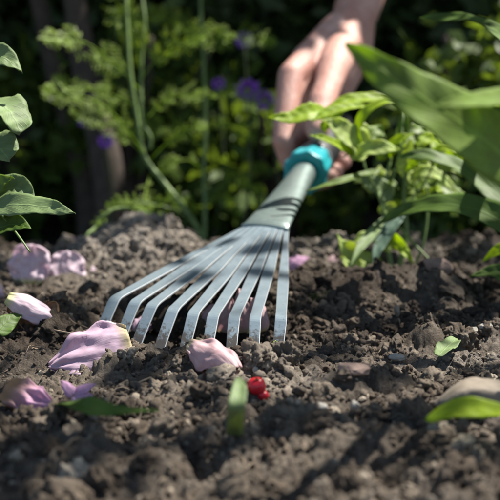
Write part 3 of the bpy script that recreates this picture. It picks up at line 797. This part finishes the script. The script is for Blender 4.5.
twig([at(54, 330, .70), at(75, 333, .70), at(92, 328, .70)], .0005, 'thin straw stalk above the large mauve petal')
mb = MB()
for k in range(9):
    a = at(240+k*4.2, 360-k*1.3, .668); leaf(mb, [a, a+Vector((.003, -.001, .004+.002*math.sin(k*2))), a+Vector((.007, .001, .003))], .0011, n=8, cols=3, seed=k)
tag(mb.build('dry_moss', M_leaf_pale), 'tuft of pale dry moss on the clod above the glossy berry', 'moss')
mb = MB()
for k in range(8):
    a = at(309+k*2.4, 303-k*.8, .80); leaf(mb, [a, a+Vector((.002*math.sin(k), 0, .004)), a+Vector((.005*math.cos(k), 0, .0045))], .0012, n=8, cols=3, seed=k)
tag(mb.build('dry_moss', M_leaf_mid), 'small green tuft of moss right of the last tine', 'moss')

# ================================================================== plants
def stemmed(name, label, cat, base, stems, leaves, group=None, smat=M_stem):
    t = thing(name, label, cat, base, group)
    for (P, r0, r1) in stems:
        mb = MB(); tube(mb, P, (r0, r1), 20, 8); mb.build('stem', smat, t)
    for kw in leaves:
        kw = dict(kw); P = kw.pop('P'); m = kw.pop('m'); w = kw.pop('w'); lab = kw.pop('label', None)
        mb = MB(); leaf(mb, P, w, **kw); o = solid(mb.build('leaf', m, t), .0003)
        if lab: o['label'] = lab
    return t
def L(pts, w, m, **k):
    d = dict(P=[at(*p) for p in pts], w=w, m=m); d.update(k); return d

# grey green plant at the left edge
stemmed('leafy_plant', 'grey green broad leaved plant at the left edge of the bed', 'plant', ground(-30, 285),
 [([at(-34, 292, .74), at(-26, 230, .73), at(-20, 170, .73), at(-16, 90, .735)], .0024, .0015),
  ([at(-30, 260, .735), at(-16, 245, .73), at(-6, 226, .73)], .0012, .0009),
  ([at(-14, 200, .73), at(4, 218, .72), at(20, 238, .71), at(30, 252, .705)], .0009, .0005)],
 [L([(-22, 108, .735), (-6, 102, .725), (10, 112, .715), (21, 133, .71)], .027, M_leaf_grey, up=(.35, -.45, .8), prof='round', seed=1, fold=.2),
  L([(-20, 150, .73), (-4, 146, .72), (10, 160, .712)], .024, M_leaf_grey, up=(.2, -.7, .6), prof='round', seed=2),
  L([(-24, 200, .73), (-2, 186, .72), (14, 178, .712)], .016, M_leaf_mid, up=(0, -.8, .6), prof='ovate', seed=3),
  L([(-20, 205, .735), (6, 190, .725), (22, 190, .72), (35, 204, .715)], .020, M_leaf_grey, up=(.1, -.8, .5), prof='ovate', seed=4),
  L([(-22, 214, .725), (10, 205, .71), (45, 207, .70), (75, 213, .692)], .0155, M_leaf_grey, up=(0, -.75, .65), prof='lance', seed=5, fold=.12, notch=.08),
  L([(-20, 236, .73), (-2, 228, .72), (16, 224, .712), (31, 229, .705)], .017, M_leaf_deep, up=(0, -.8, .6), prof='ovate', seed=6),
  L([(-40, 80, .74), (-18, 60, .73), (4, 58, .725), (22, 72, .72)], .022, M_leaf_grey, up=(.2, -.7, .6), prof='ovate', seed=7)])

# the sunlit weed
D = .95
wd = [
 L([(366, 156, .93), (354, 142, .922), (340, 130, .915), (321, 119, .91)], .027, M_leaf_pale, up=(.2, -.75, .6), prof='ovate', seed=11, fold=.3),
 L([(364, 156, .93), (358, 132, .925), (366, 112, .92), (384, 102, .92), (402, 101, .925)], .0095, M_leaf_lime, up=(-.7, -.55, .3), prof='strap', seed=12),
 L([(358, 156, .92), (342, 147, .91), (326, 139, .90), (310, 135, .895)], .008, M_leaf_lime, up=(0, -.8, .6), prof='lance', seed=13),
 L([(350, 158, .925), (366, 150, .915), (386, 148, .91), (400, 150, .91)], .015, M_leaf_pale, up=(0, -.75, .6), prof='lance', seed=14),
 L([(366, 106, .93), (345, 108, .925), (325, 114, .92), (312, 122, .915)], .010, M_leaf_lime, up=(.1, -.6, .8), prof='lance', seed=15, fold=.3),
 L([(330, 112, .93), (310, 113, .92), (290, 118, .915), (268, 117, .91)], .0145, M_leaf_lime, up=(0, -.8, .6), prof='ovate', seed=16, notch=.25),
 L([(400, 100, .95), (372, 98, .94), (345, 101, .935), (322, 110, .93)], .012, M_leaf_lime, up=(.1, -.65, .75), prof='lance', seed=17),
 L([(322, 130, .93), (330, 122, .925), (344, 112, .925)], .012, M_leaf_lime, up=(-.2, -.7, .6), prof='ovate', seed=18),
 L([(382, 170, .92), (358, 176, .91), (330, 184, .90), (306, 191, .895)], .0065, M_leaf_mid, up=(0, -.6, .8), prof='lance', seed=19),
 L([(388, 158, .95), (392, 146, .945), (402, 138, .94), (414, 134, .94)], .011, M_leaf_lime, up=(-.3, -.7, .6), prof='ovate', seed=20),
 L([(392, 158, .95), (380, 146, .945), (366, 140, .94)], .012, M_leaf_mid, up=(0, -.7, .7), prof='ovate', seed=21),
 L([(404, 112, .955), (404, 125, .95), (400, 142, .945), (396, 154, .945)], .012, M_leaf_mid, up=(-.5, -.7, .2), prof='lance', seed=22),
 L([(398, 168, .94), (408, 152, .935), (410, 138, .93)], .009, M_leaf_pale, up=(.3, -.8, .4), prof='ovate', seed=23),
 L([(405, 172, .94), (418, 158, .935), (432, 150, .93)], .010, M_leaf_lime, up=(-.2, -.7, .6), prof='ovate', seed=24),
 L([(410, 180, .95), (424, 172, .945), (442, 178, .94), (458, 196, .935)], .010, M_leaf_pale, up=(.2, -.7, .6), prof='lance', seed=25, notch=.4),
 L([(420, 178, .97), (440, 186, .96), (462, 198, .955), (476, 214, .95)], .012, M_leaf_mid, up=(.2, -.7, .6), prof='lance', seed=26, notch=.3),
 L([(392, 200, .95), (380, 188, .945), (368, 180, .94), (372, 168, .94)], .017, M_leaf_grey, up=(0, -.8, .5), prof='ovate', seed=27),
 L([(432, 152, .94), (444, 148, .935), (460, 152, .93), (478, 162, .93)], .008, M_leaf_lime, up=(0, -.7, .7), prof='lance', seed=28),
 L([(386, 236, .93), (394, 240, .925), (404, 250, .92), (414, 264, .915)], .010, M_leaf_lime, up=(-.3, -.8, .3), prof='lance', seed=29, wave=.2),
 L([(392, 250, .935), (380, 240, .93), (366, 236, .925), (352, 244, .92)], .013, M_leaf_pale, up=(0, -.75, .6), prof='ovate', seed=30, wave=.2),
 L([(380, 262, .93), (358, 258, .92), (343, 246, .915), (338, 234, .915)], .016, M_leaf_pale, up=(.3, -.8, .3), prof='ovate', seed=31, wave=.25),
 L([(384, 268, .92), (364, 270, .915), (350, 266, .91), (342, 256, .91)], .014, M_leaf_pale, up=(.1, -.8, .5), prof='ovate', seed=32, wave=.2),
 L([(398, 216, .95), (380, 226, .935), (362, 246, .915), (350, 266, .90)], .010, M_leaf_grey, up=(-.3, -.8, .4), prof='lance', seed=33),
 L([(404, 210, .94), (392, 226, .93), (380, 246, .92), (372, 272, .905)], .013, M_leaf_blue, up=(-.5, -.8, .2), prof='lance', seed=34),
]
rr = random.Random(5)
for k in range(34):     # broader leaves in the middle of the weed
    a = (rr.uniform(362, 452), rr.uniform(128, 215), rr.uniform(.95, 1.03)); an = rr.uniform(0, 6.3); ln = rr.uniform(18, 32)
    wd.append(L([a, (a[0]+math.cos(an)*ln*.5, a[1]+math.sin(an)*ln*.3-3, a[2]-.006), (a[0]+math.cos(an)*ln, a[1]+math.sin(an)*ln*.6+2, a[2]-.010)], rr.uniform(.010, .017), rr.choice([M_leaf_lime, M_leaf_mid, M_leaf_lime, M_leaf_pale]), up=(rr.uniform(-.5, .3), -.7, .6), prof=rr.choice(['lance', 'ovate']), seed=300+k, n=16, cols=7, wave=.15))
for k in range(26):     # small young leaves crowding the crown of the weed
    a = (rr.uniform(382, 450), rr.uniform(135, 205), rr.uniform(.94, 1.0)); an = rr.uniform(0, 6.3); ln = rr.uniform(10, 20)
    wd.append(L([a, (a[0]+math.cos(an)*ln*.5, a[1]+math.sin(an)*ln*.35-2, a[2]-.004), (a[0]+math.cos(an)*ln, a[1]+math.sin(an)*ln*.7, a[2]-.006)], rr.uniform(.005, .010), rr.choice([M_leaf_lime, M_leaf_mid, M_leaf_pale, M_leaf_mid]), up=(rr.uniform(-.4, .4), -.6, .7), prof=rr.choice(['lance', 'ovate']), seed=100+k, n=16, cols=7, notch=rr.choice([0, .3])))
stemmed('weed', 'sunlit yellow green weed with thin stems right of the hand', 'weed', ground(396, 266),
 [([at(392, 272, .94), at(386, 235, .945), at(384, 200, .95), at(390, 160, .95)], .0020, .0012),
  ([at(388, 225, .945), at(378, 195, .94), at(366, 170, .93), at(362, 150, .93)], .0011, .0008),
  ([at(398, 272, .95), at(406, 235, .95), at(404, 195, .95), at(408, 160, .94)], .0024, .0014),
  ([at(384, 190, .945), at(392, 180, .945), at(400, 150, .94), at(404, 112, .955)], .0012, .0008),
  ([at(404, 205, .95), at(420, 190, .95), at(436, 160, .94)], .0010, .0007),
  ([at(412, 272, .96), at(424, 240, .96), at(428, 200, .965), at(424, 175, .97)], .0014, .0009),
  ([at(345, 101, .935), at(338, 108, .93), at(330, 112, .93)], .0006, .0005),
  ([at(362, 150, .93), at(352, 152, .925), at(344, 157, .92)], .0007, .0006),
  ([at(385, 212, .945), at(420, 250, .93), at(445, 276, .92)], .0012, .0008)], wd)

# broad leaved plant whose long leaves reach in from the right
stemmed('broad_leaved_plant', 'plant with long dark green strap leaves arching in from the right edge', 'plant', ground(560, 300),
 [([at(560, 330, .78), at(556, 250, .78), at(550, 190, .78), at(548, 90, .74)], .004, .003)],
 [L([(585, 215, .56), (510, 160, .50), (455, 120, .475), (398, 82, .465), (345, 44, .465)], .028, M_leaf_fresh, up=(.15, -.93, .35), prof='lance', seed=41, fold=.10, n=40, cols=15, label='broad mid green leaf crossing the upper right corner, out of focus'),
  L([(560, 100, .60), (520, 98, .50), (480, 100, .46), (436, 106, .42)], .011, M_leaf_fresh, up=(0, -.85, .5), prof='lance', seed=42, n=30, label='pale blurred leaf at the right edge nearest the lens'),
  L([(552, 236, .80), (510, 206, .86), (470, 174, .88), (430, 156, .885), (396, 158, .89)], .020, M_leaf_deep, up=(.1, -.6, .8), prof='lance', seed=43, n=34),
  L([(552, 256, .78), (510, 226, .80), (470, 208, .82), (430, 205, .84), (398, 214, .87), (374, 228, .89)], .022, M_leaf_deep, up=(.1, -.7, .6), prof='lance', seed=44, n=36),
  L([(548, 300, .79), (520, 284, .80), (496, 272, .815), (470, 276, .82)], .017, M_leaf_deep, up=(.1, -.7, .6), prof='ovate', seed=46),
  L([(548, 280, .79), (520, 250, .82), (502, 248, .83), (482, 262, .835)], .012, M_leaf_lime, up=(.3, -.7, .6), prof='lance', seed=47),
  L([(548, 80, .74), (510, 40, .78), (470, 20, .84), (420, 18, .88)], .022, M_leaf_deep, up=(.1, -.6, .7), prof='lance', seed=48),
  L([(548, 100, .76), (505, 120, .85), (480, 126, .92), (452, 140, .96)], .014, M_leaf_deep, up=(.1, -.6, .7), prof='lance', seed=49)], smat=M_stem)

# grass blades close to the lens
mb = MB(); leaf(mb, [ground(234, 440), at(236, 412, .495), at(239, 390, .50), at(240, 376, .51)], .0070, up=(0, -1, .1), prof='strap', seed=62, fold=.3)
solid(tag(mb.build('grass_blade', M_leaf_grey), 'short blurred green blade sticking up left of the red berries', 'grass blade'), .0003)
mb = MB(); leaf(mb, [surf(52, 405, .003), at(75, 404, .515), at(110, 410, .505), at(160, 411, .50)], .0095, up=(0, -.5, .85), prof='lance', seed=63, fold=.2)
solid(tag(mb.build('grass_blade', M_leaf_deep), 'long dark green blade lying along the bottom left soil', 'grass blade'), .0003)
mb = MB(); leaf(mb, [at(425, 420, .50), at(460, 409, .495), at(500, 411, .49), at(530, 420, .48)], .010, up=(0, -.6, .8), prof='lance', seed=64, fold=.2)
solid(tag(mb.build('grass_blade', M_leaf_lime), 'yellow green blade lying below the large tan stone', 'grass blade'), .0003)

# feathery plants
def frond(mb, P, span, n=16, lobes=5, seed=0, stem_r=.0007, up=_UPN):
    """twice-divided feathery leaf"""
    rr = random.Random(seed); C = cr(P, n+2)
    tube(mb, P, (stem_r, stem_r*.4), 14, 5)
    for i, (p, t, s, u) in enumerate(frames(C, Vector(up))):
        if rr.random() < .12: continue
        v = i/(n+1)
        if v < .15: continue
        ln = (span*math.sin(math.pi*min(1, (v-.05)**.8))*.42+span*.06)*rr.uniform(.5, 1.1)
        for sg in (-1, 1):
            if rr.random() < .22: continue
            d = (s*sg+t*.75+u*rr.uniform(-.3, .3)).normalized()
            tube(mb, [p, p+d*ln], (stem_r*.5, stem_r*.3), 3, 3)
            for k in range(lobes):
                q = p+d*ln*((k+.8)/lobes); e = span*.10*(1.2-.6*k/lobes)*rr.uniform(.7, 1.3)
                for s2 in (-1, 1):
                    dd = (d*.7+d.cross(u)*s2*.8+u*rr.uniform(-.5, .5)).normalized()
                    w = dd.cross(u).normalized()*e*.17
                    mid = q+dd*e*.6; hi = u*e*.1
                    mb.add([q, mid-w+hi, q+dd*e*1.1, mid+w+hi], [(0, 1, 2, 3)], [(.5, 0), (0, .5), (.5, 1), (1, .5)])
def feathery(label, base, stems, fr, group='feathery leaved plants behind the bed'):
    t = thing('feathery_plant', label, 'plant', base, group)
    for (P, r0, r1) in stems:
        rj = random.Random(len(label)+int(P[0][0])); Q = [Vector(q) for q in cr([at(*p) for p in P], 9)]; Q = [q+Vector((rj.uniform(-.004, .004), rj.uniform(-.004, .004), 0)) if 0 < j < 8 else q for j, q in enumerate(Q)]
        mb = MB(); tube(mb, Q, (r0, r1), 40, 8); mb.build('stem', M_stem, t)
    for k, (P, sp, n) in enumerate(fr):
        mb = MB(); frond(mb, [at(*p) for p in P], sp, n, seed=hash(label) % 1000*0+k*7+len(label)); mb.build('frond', M_fern, t)
feathery('feathery green plant with one slanting stem left of the rake socket', ground(196, 246),
 [([(205, 262, 1.22), (193, 225, 1.22), (170, 190, 1.23), (146, 156, 1.24), (132, 110, 1.25), (126, 30, 1.27), (124, -40, 1.29)], .0032, .0018),
  ([(150, 150, 1.25), (143, 110, 1.26), (143, 40, 1.28), (146, -40, 1.30)], .0022, .0012),
  ([(186, 216, 1.22), (160, 206, 1.21), (136, 200, 1.20)], .0014, .0008)],
 [([(146, 156, 1.24), (120, 120, 1.22), (90, 98, 1.21), (42, 92, 1.20)], .055, 20),
  ([(146, 156, 1.24), (118, 132, 1.25), (98, 118, 1.25), (74, 112, 1.24)], .04, 15),
  ([(143, 110, 1.26), (110, 94, 1.27), (80, 88, 1.27), (54, 80, 1.26)], .05, 18),
  ([(146, 120, 1.26), (165, 100, 1.27), (190, 94, 1.27), (215, 98, 1.26)], .045, 16),
  ([(140, 90, 1.26), (110, 60, 1.25), (80, 40, 1.24), (45, 38, 1.22)], .06, 20),
  ([(140, 80, 1.27), (165, 50, 1.27), (195, 36, 1.26), (230, 38, 1.25)], .06, 20),
  ([(140, 70, 1.27), (135, 40, 1.27), (120, 10, 1.27), (110, -20, 1.27)], .05, 18),
  ([(150, 160, 1.24), (170, 140, 1.23), (190, 128, 1.22), (205, 126, 1.22)], .035, 14),
  ([(150, 175, 1.24), (146, 190, 1.22), (144, 205, 1.20), (150, 222, 1.19)], .03, 12)])
feathery('feathery plant whose low frond arches over the pale soil mound', ground(150, 245),
 [([(168, 262, 1.12), (160, 232, 1.11), (148, 214, 1.10)], .0020, .0012),
  ([(148, 214, 1.10), (120, 208, 1.10), (100, 222, 1.09), (86, 242, 1.08)], .0018, .0012)],
 [([(148, 214, 1.10), (122, 206, 1.10), (102, 220, 1.09), (88, 240, 1.08)], .020, 12),
  ([(148, 214, 1.10), (134, 202, 1.10), (120, 200, 1.10), (108, 206, 1.10)], .022, 12),
  ([(150, 218, 1.10), (158, 204, 1.10), (172, 196, 1.10), (188, 198, 1.10)], .026, 12),
  ([(152, 222, 1.10), (140, 226, 1.09), (132, 236, 1.08), (122, 246, 1.08)], .018, 10)])
feathery('tall feathery plant with a straight upright stem left of the hand', ground(206, 244),
 [([(206, 270, 1.32), (204, 200, 1.32), (203, 140, 1.33), (203, 40, 1.35), (204, -30, 1.36)], .0030, .0016)],
 [([(203, 150, 1.33), (180, 130, 1.33), (160, 126, 1.33), (136, 132, 1.33)], .045, 16),
  ([(203, 135, 1.33), (220, 122, 1.33), (238, 128, 1.33), (252, 142, 1.32)], .04, 15),
  ([(203, 170, 1.32), (190, 160, 1.31), (176, 162, 1.30), (160, 172, 1.30)], .04, 14),
  ([(204, 185, 1.32), (222, 176, 1.32), (244, 180, 1.32), (260, 190, 1.31)], .04, 14),
  ([(204, 205, 1.32), (215, 198, 1.31), (228, 202, 1.31), (240, 214, 1.30)], .035, 12),
  ([(204, 215, 1.32), (188, 204, 1.30), (172, 208, 1.30), (156, 220, 1.29)], .035, 12),
  ([(203, 110, 1.34), (225, 92, 1.34), (250, 96, 1.34), (270, 108, 1.33)], .04, 15),
  ([(203, 60, 1.35), (225, 40, 1.35), (250, 36, 1.34), (275, 44, 1.33)], .05, 16),
  ([(203, 50, 1.35), (180, 22, 1.35), (160, 14, 1.34), (130, 20, 1.33)], .05, 16)])

# shrubs behind the bed
def shrub(label, c, rad, h, n, ls, seed, m=M_hedge, group='dark shrubs behind the bed'):
    rr = random.Random(seed); t = thing('shrub', label, 'shrub', c, group); c = Vector(c)
    b = MB(); tips = []
    for k in range(7):
        a = rr.uniform(0, 6.3); e = c+Vector((math.cos(a)*rad*.7, math.sin(a)*rad*.6, h*rr.uniform(.7, .98)))
        mid = c+Vector((math.cos(a)*rad*.35, math.sin(a)*rad*.3, h*.45)); tube(b, [c+Vector((math.cos(a)*.03, math.sin(a)*.03, -.02)), mid, e], (.014, .004), 14, 7); tips += [mid, e, (mid+e)/2]
    b.build('branches', M_bark, t)
    V = []; F = []; U = []
    g = np.random.default_rng(seed)
    cc = g.normal(size=(n//40, 3)); cc /= np.linalg.norm(cc, axis=1)[:, None]; cc *= g.uniform(.45, 1, (len(cc), 1))**.6
    ci = g.integers(0, len(cc), n); p = cc[ci]+g.normal(size=(n, 3))*.13
    P = p*np.array([rad, rad*.75, h*.52])+np.array([c.x, c.y, c.z+h*.50])
    P = P[P[:, 2] > c.z+.005]; n = len(P)
    d = g.normal(size=(n, 3)); d[:, 2] -= .3; d /= np.linalg.norm(d, axis=1)[:, None]
    w = np.cross(d, g.normal(size=(n, 3))); w /= np.linalg.norm(w, axis=1)[:, None]; nn = np.cross(d, w)
    s = (ls*g.uniform(.6, 1.3, n))[:, None]
    Q = np.stack([P, P+d*s*.45+w*s*.26+nn*s*.08, P+d*s, P+d*s*.45-w*s*.26+nn*s*.08], 1).reshape(-1, 3)
    me = bpy.data.meshes.new('foliage'); Q = (Q-np.array(c)).astype(np.float32)
    me.vertices.add(len(Q)); me.vertices.foreach_set('co', Q.ravel()); me.loops.add(n*4); me.loops.foreach_set('vertex_index', np.arange(n*4, dtype=np.int32))
    me.polygons.add(n); me.polygons.foreach_set('loop_start', np.arange(n, dtype=np.int32)*4); me.update(calc_edges=True)
    u = me.uv_layers.new(name='UVMap'); u.data.foreach_set('uv', np.tile(np.array([.5, 0, 0, .5, .5, 1, 1, .5]), n))
    me.materials.append(m); o = bpy.data.objects.new('foliage', me); COL.objects.link(o); o.parent = t
    return t
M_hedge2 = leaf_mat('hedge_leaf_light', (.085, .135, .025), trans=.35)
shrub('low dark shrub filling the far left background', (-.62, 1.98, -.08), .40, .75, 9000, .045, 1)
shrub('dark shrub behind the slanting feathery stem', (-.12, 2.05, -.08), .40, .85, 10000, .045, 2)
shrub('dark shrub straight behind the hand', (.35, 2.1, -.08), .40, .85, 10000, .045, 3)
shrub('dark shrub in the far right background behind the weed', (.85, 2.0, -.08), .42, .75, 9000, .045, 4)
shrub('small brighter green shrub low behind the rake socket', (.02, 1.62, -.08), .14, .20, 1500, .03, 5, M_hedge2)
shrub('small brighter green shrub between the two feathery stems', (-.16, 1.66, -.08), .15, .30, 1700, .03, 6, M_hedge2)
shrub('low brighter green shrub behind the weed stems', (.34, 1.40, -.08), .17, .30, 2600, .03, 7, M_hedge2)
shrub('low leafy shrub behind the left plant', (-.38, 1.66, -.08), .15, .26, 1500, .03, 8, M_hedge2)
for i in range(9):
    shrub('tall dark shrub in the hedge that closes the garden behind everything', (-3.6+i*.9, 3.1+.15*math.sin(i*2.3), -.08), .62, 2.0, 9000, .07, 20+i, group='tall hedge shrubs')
def trunk(px0, px1, f, r, label):
    t = thing('tree_trunk', label, 'tree', at(px0, 245, f)); mb = MB()
    a = at(px0, 215, f); a.z = -.09; b = at(px1, 60, f); c = b+(b-a)*1.2
    tube(mb, [a, a.lerp(b, .5)+Vector((.01, 0, 0)), b, c], lambda t_: r*(1.25-.5*t_)*(1+.06*math.sin(t_*23)), 30, 14); mb.build('trunk', M_bark, t)
trunk(112, 84, 1.50, .018, 'dark slanting trunk in the left background')
trunk(92, 52, 1.6, .014, 'thinner dark trunk left of the slanting one')

# purple flowers
def flower(px, py, f, r, label, seed):
    rr = random.Random(seed); c = at(px, py, f); base = Vector((c.x+rr.uniform(-.02, .02), c.y+.02, -.08))
    t = thing('purple_flower', label, 'flower', base, 'purple flowers in the background')
    mb = MB(); tube(mb, [base, base.lerp(c, .5)+Vector((.01, 0, 0)), c], (.0018, .001), 14, 6); mb.build('stem', M_stem_dark, t)
    for k in range(9):
        a = k*6.283/9; d = Vector((math.cos(a), -.35, math.sin(a)*.9)); mb = MB()
        leaf(mb, [c, c+d*r*.55+Vector((0, -r*.15, 0)), c+d*r], r*.55, up=(0, -1, .2), prof='ovate', n=8, cols=5, seed=k); mb.build('petal', M_purple, t)
    mb = MB(); v, fc = lumpy(2, 3, .1); mb.add([Vector(p)*r*.22+c+Vector((0, -r*.1, 0)) for p in v], [tuple(q) for q in fc]); mb.build('flower_centre', M_leaf_lime, t)
flower(248, 90, 1.40, .017, 'purple flower just left of the hand', 1)
flower(264, 100, 1.38, .014, 'purple flower touching the left edge of the hand', 2)
flower(219, 84, 1.50, .010, 'dim purple flower near the straight upright stem', 3)
flower(106, 141, 1.45, .011, 'purple flower in front of the dark slanting trunk', 4)
flower(84, 122, 1.5, .008, 'small dim purple flower left of the slanting trunk', 5)
flower(76, 242, 1.15, .006, 'tiny purple flower low down beside the pale soil mound', 6)
flower(244, 40, 1.5, .013, 'purple flower high up left of the wrist', 7)

# ================================================================== unseen tree added overhead, its leaf gaps cut to dapple the light
LIT = [  # sunlit places: (point, radius)
 (at(140, 248, .95), .052), (at(178, 262, .95), .03), (at(100, 268, .93), .030),
 (at(310, 262, .95), .032), (at(350, 268, .93), .030), (at(390, 262, .93), .030),
 (at(30, 268, .90), .024), (at(66, 268, .90), .022), (at(28, 300, .79), .020),
 (at(200, 300, .73), .016), (at(240, 280, .76), .013), (at(262, 318, .70), .016), (at(160, 325, .71), .014), (at(150, 285, .77), .012), (at(225, 255, .82), .010), (at(280, 330, .70), .010),
 (at(120, 345, .66), .012), (at(60, 360, .64), .008), (at(228, 358, .65), .014), (at(262, 380, .61), .016), (at(285, 372, .63), .014),
 (at(296, 190, .98), .012), (at(308, 168, 1.0), .012), (at(285, 115, 1.06), .035), (at(318, 115, 1.03), .035), (at(330, 70, 1.08), .03), (at(300, 160, 1.0), .022),
 (at(350, 130, .92), .06), (at(385, 120, .93), .05), (at(300, 116, .92), .045), (at(400, 160, .94), .05), (at(430, 170, .95), .045), (at(404, 250, .92), .012), (at(352, 250, .91), .02),
 (at(480, 140, .48), .04), (at(430, 105, .47), .035), (at(455, 120, .475), .035), (at(430, 210, .84), .02), (at(460, 180, .88), .02), (at(8, 115, .72), .035), (at(-10, 170, .72), .02), (at(45, 208, .70), .018), (at(450, 320, .72), .010), (at(478, 328, .70), .018), (at(400, 345, .66), .010), (at(440, 385, .58), .013), (at(150, 395, .585), .012), (at(330, 395, .575), .011), (at(90, 330, .70), .007),
 (at(55, 92, 1.20), .06), (at(110, 100, 1.24), .04), (at(170, 130, 1.25), .025), (at(160, 175, 1.23), .03), (at(200, 120, 1.30), .03), (at(125, 212, 1.10), .025), (at(238, 145, 1.32), .03), (at(200, 200, 1.3), .03), (at(150, 50, 1.26), .03),
 (at(256, 92, 1.42), .05), (at(230, 170, 1.55), .04), (at(270, 200, 1.5), .05), (at(180, 215, 1.5), .04), (at(290, 225, 1.45), .04), (at(225, 110, 1.5), .04), (at(90, 190, 1.5), .03), (at(450, 235, 1.3), .05), (at(370, 215, 1.35), .04), (at(106, 141, 1.45), .02)]
def canopy():
    t = thing('unseen_shade_tree', 'unseen leafy tree crown above the picture, added to dapple the light', 'tree', (-1.5, 2.3, -.08))
    e1 = S.cross(Vector((0, 0, 1))).normalized(); e2 = e1.cross(S).normalized()
    E = np.array([e1[:], e2[:]])
    lit = np.array([[E[0] @ np.array(p[:]), E[1] @ np.array(p[:]), r] for p, r in LIT])
    g = np.random.default_rng(5)
    n = 62000
    gx = g.uniform(-1.6, 1.6, n); gy = np.concatenate([g.uniform(-.4, 3.3, 32000), g.uniform(1.12, 3.3, n-32000)]); tt = g.uniform(.95, 1.6, n)
    P = np.stack([gx, gy, 0*gx], 1)+tt[:, None]*np.array(S[:])
    ls = g.uniform(.028, .05, n)
    d = g.normal(size=(n, 3)); d[:, 2] *= .4; d /= np.linalg.norm(d, axis=1)[:, None]
    w = np.cross(d, np.array([0, 0, 1.])+g.normal(size=(n, 3))*.35); w /= np.linalg.norm(w, axis=1)[:, None]; nn = np.cross(w, d)
    cen = P+d*ls[:, None]*.5
    q = cen @ E.T
    keep = np.ones(n, bool)
    for a, b, r in lit: keep &= (q[:, 0]-a)**2+(q[:, 1]-b)**2 > (r*.85+ls*.34)**2  # leaves cleared so sun reaches the chosen places
    # never where the camera looks
    keep &= (P[:, 2]-CAMH)/np.maximum(P[:, 1], .05) > .16
    # loosely open on the camera's side, so the sky lights the bed
    keep &= ~((gy < .62) & (g.random(n) < .25))
    P, d, w, nn, ls = P[keep], d[keep], w[keep], nn[keep], ls[keep][:, None]; n = len(P)
    Q = np.stack([P, P+d*ls*.3+w*ls*.24+nn*ls*.05, P+d*ls*.62+w*ls*.22+nn*ls*.04, P+d*ls, P+d*ls*.62-w*ls*.22+nn*ls*.04, P+d*ls*.3-w*ls*.24+nn*ls*.05], 1).reshape(-1, 3)
    me = bpy.data.meshes.new('foliage'); Q = (Q-np.array(t.location)).astype(np.float32)
    me.vertices.add(len(Q)); me.vertices.foreach_set('co', Q.ravel()); me.loops.add(n*6); me.loops.foreach_set('vertex_index', np.arange(n*6, dtype=np.int32))
    me.polygons.add(n); me.polygons.foreach_set('loop_start', np.arange(n, dtype=np.int32)*6); me.update(calc_edges=True)
    u = me.uv_layers.new(name='UVMap'); u.data.foreach_set('uv', np.tile(np.array([.5, 0, 0, .3, 0, .6, .5, 1, 1, .6, 1, .3]), n))
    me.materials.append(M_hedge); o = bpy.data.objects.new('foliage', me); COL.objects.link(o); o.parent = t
    mb = MB(); b0 = Vector((-1.5, 2.3, -.08))
    tube(mb, [b0, b0+Vector((.05, 0, .8)), b0+Vector((.1, .05, 1.6)), b0+Vector((.3, .1, 2.2))], (.07, .03), 24, 14); mb.build('trunk', M_bark, t)
    print('canopy leaves', n)
canopy()
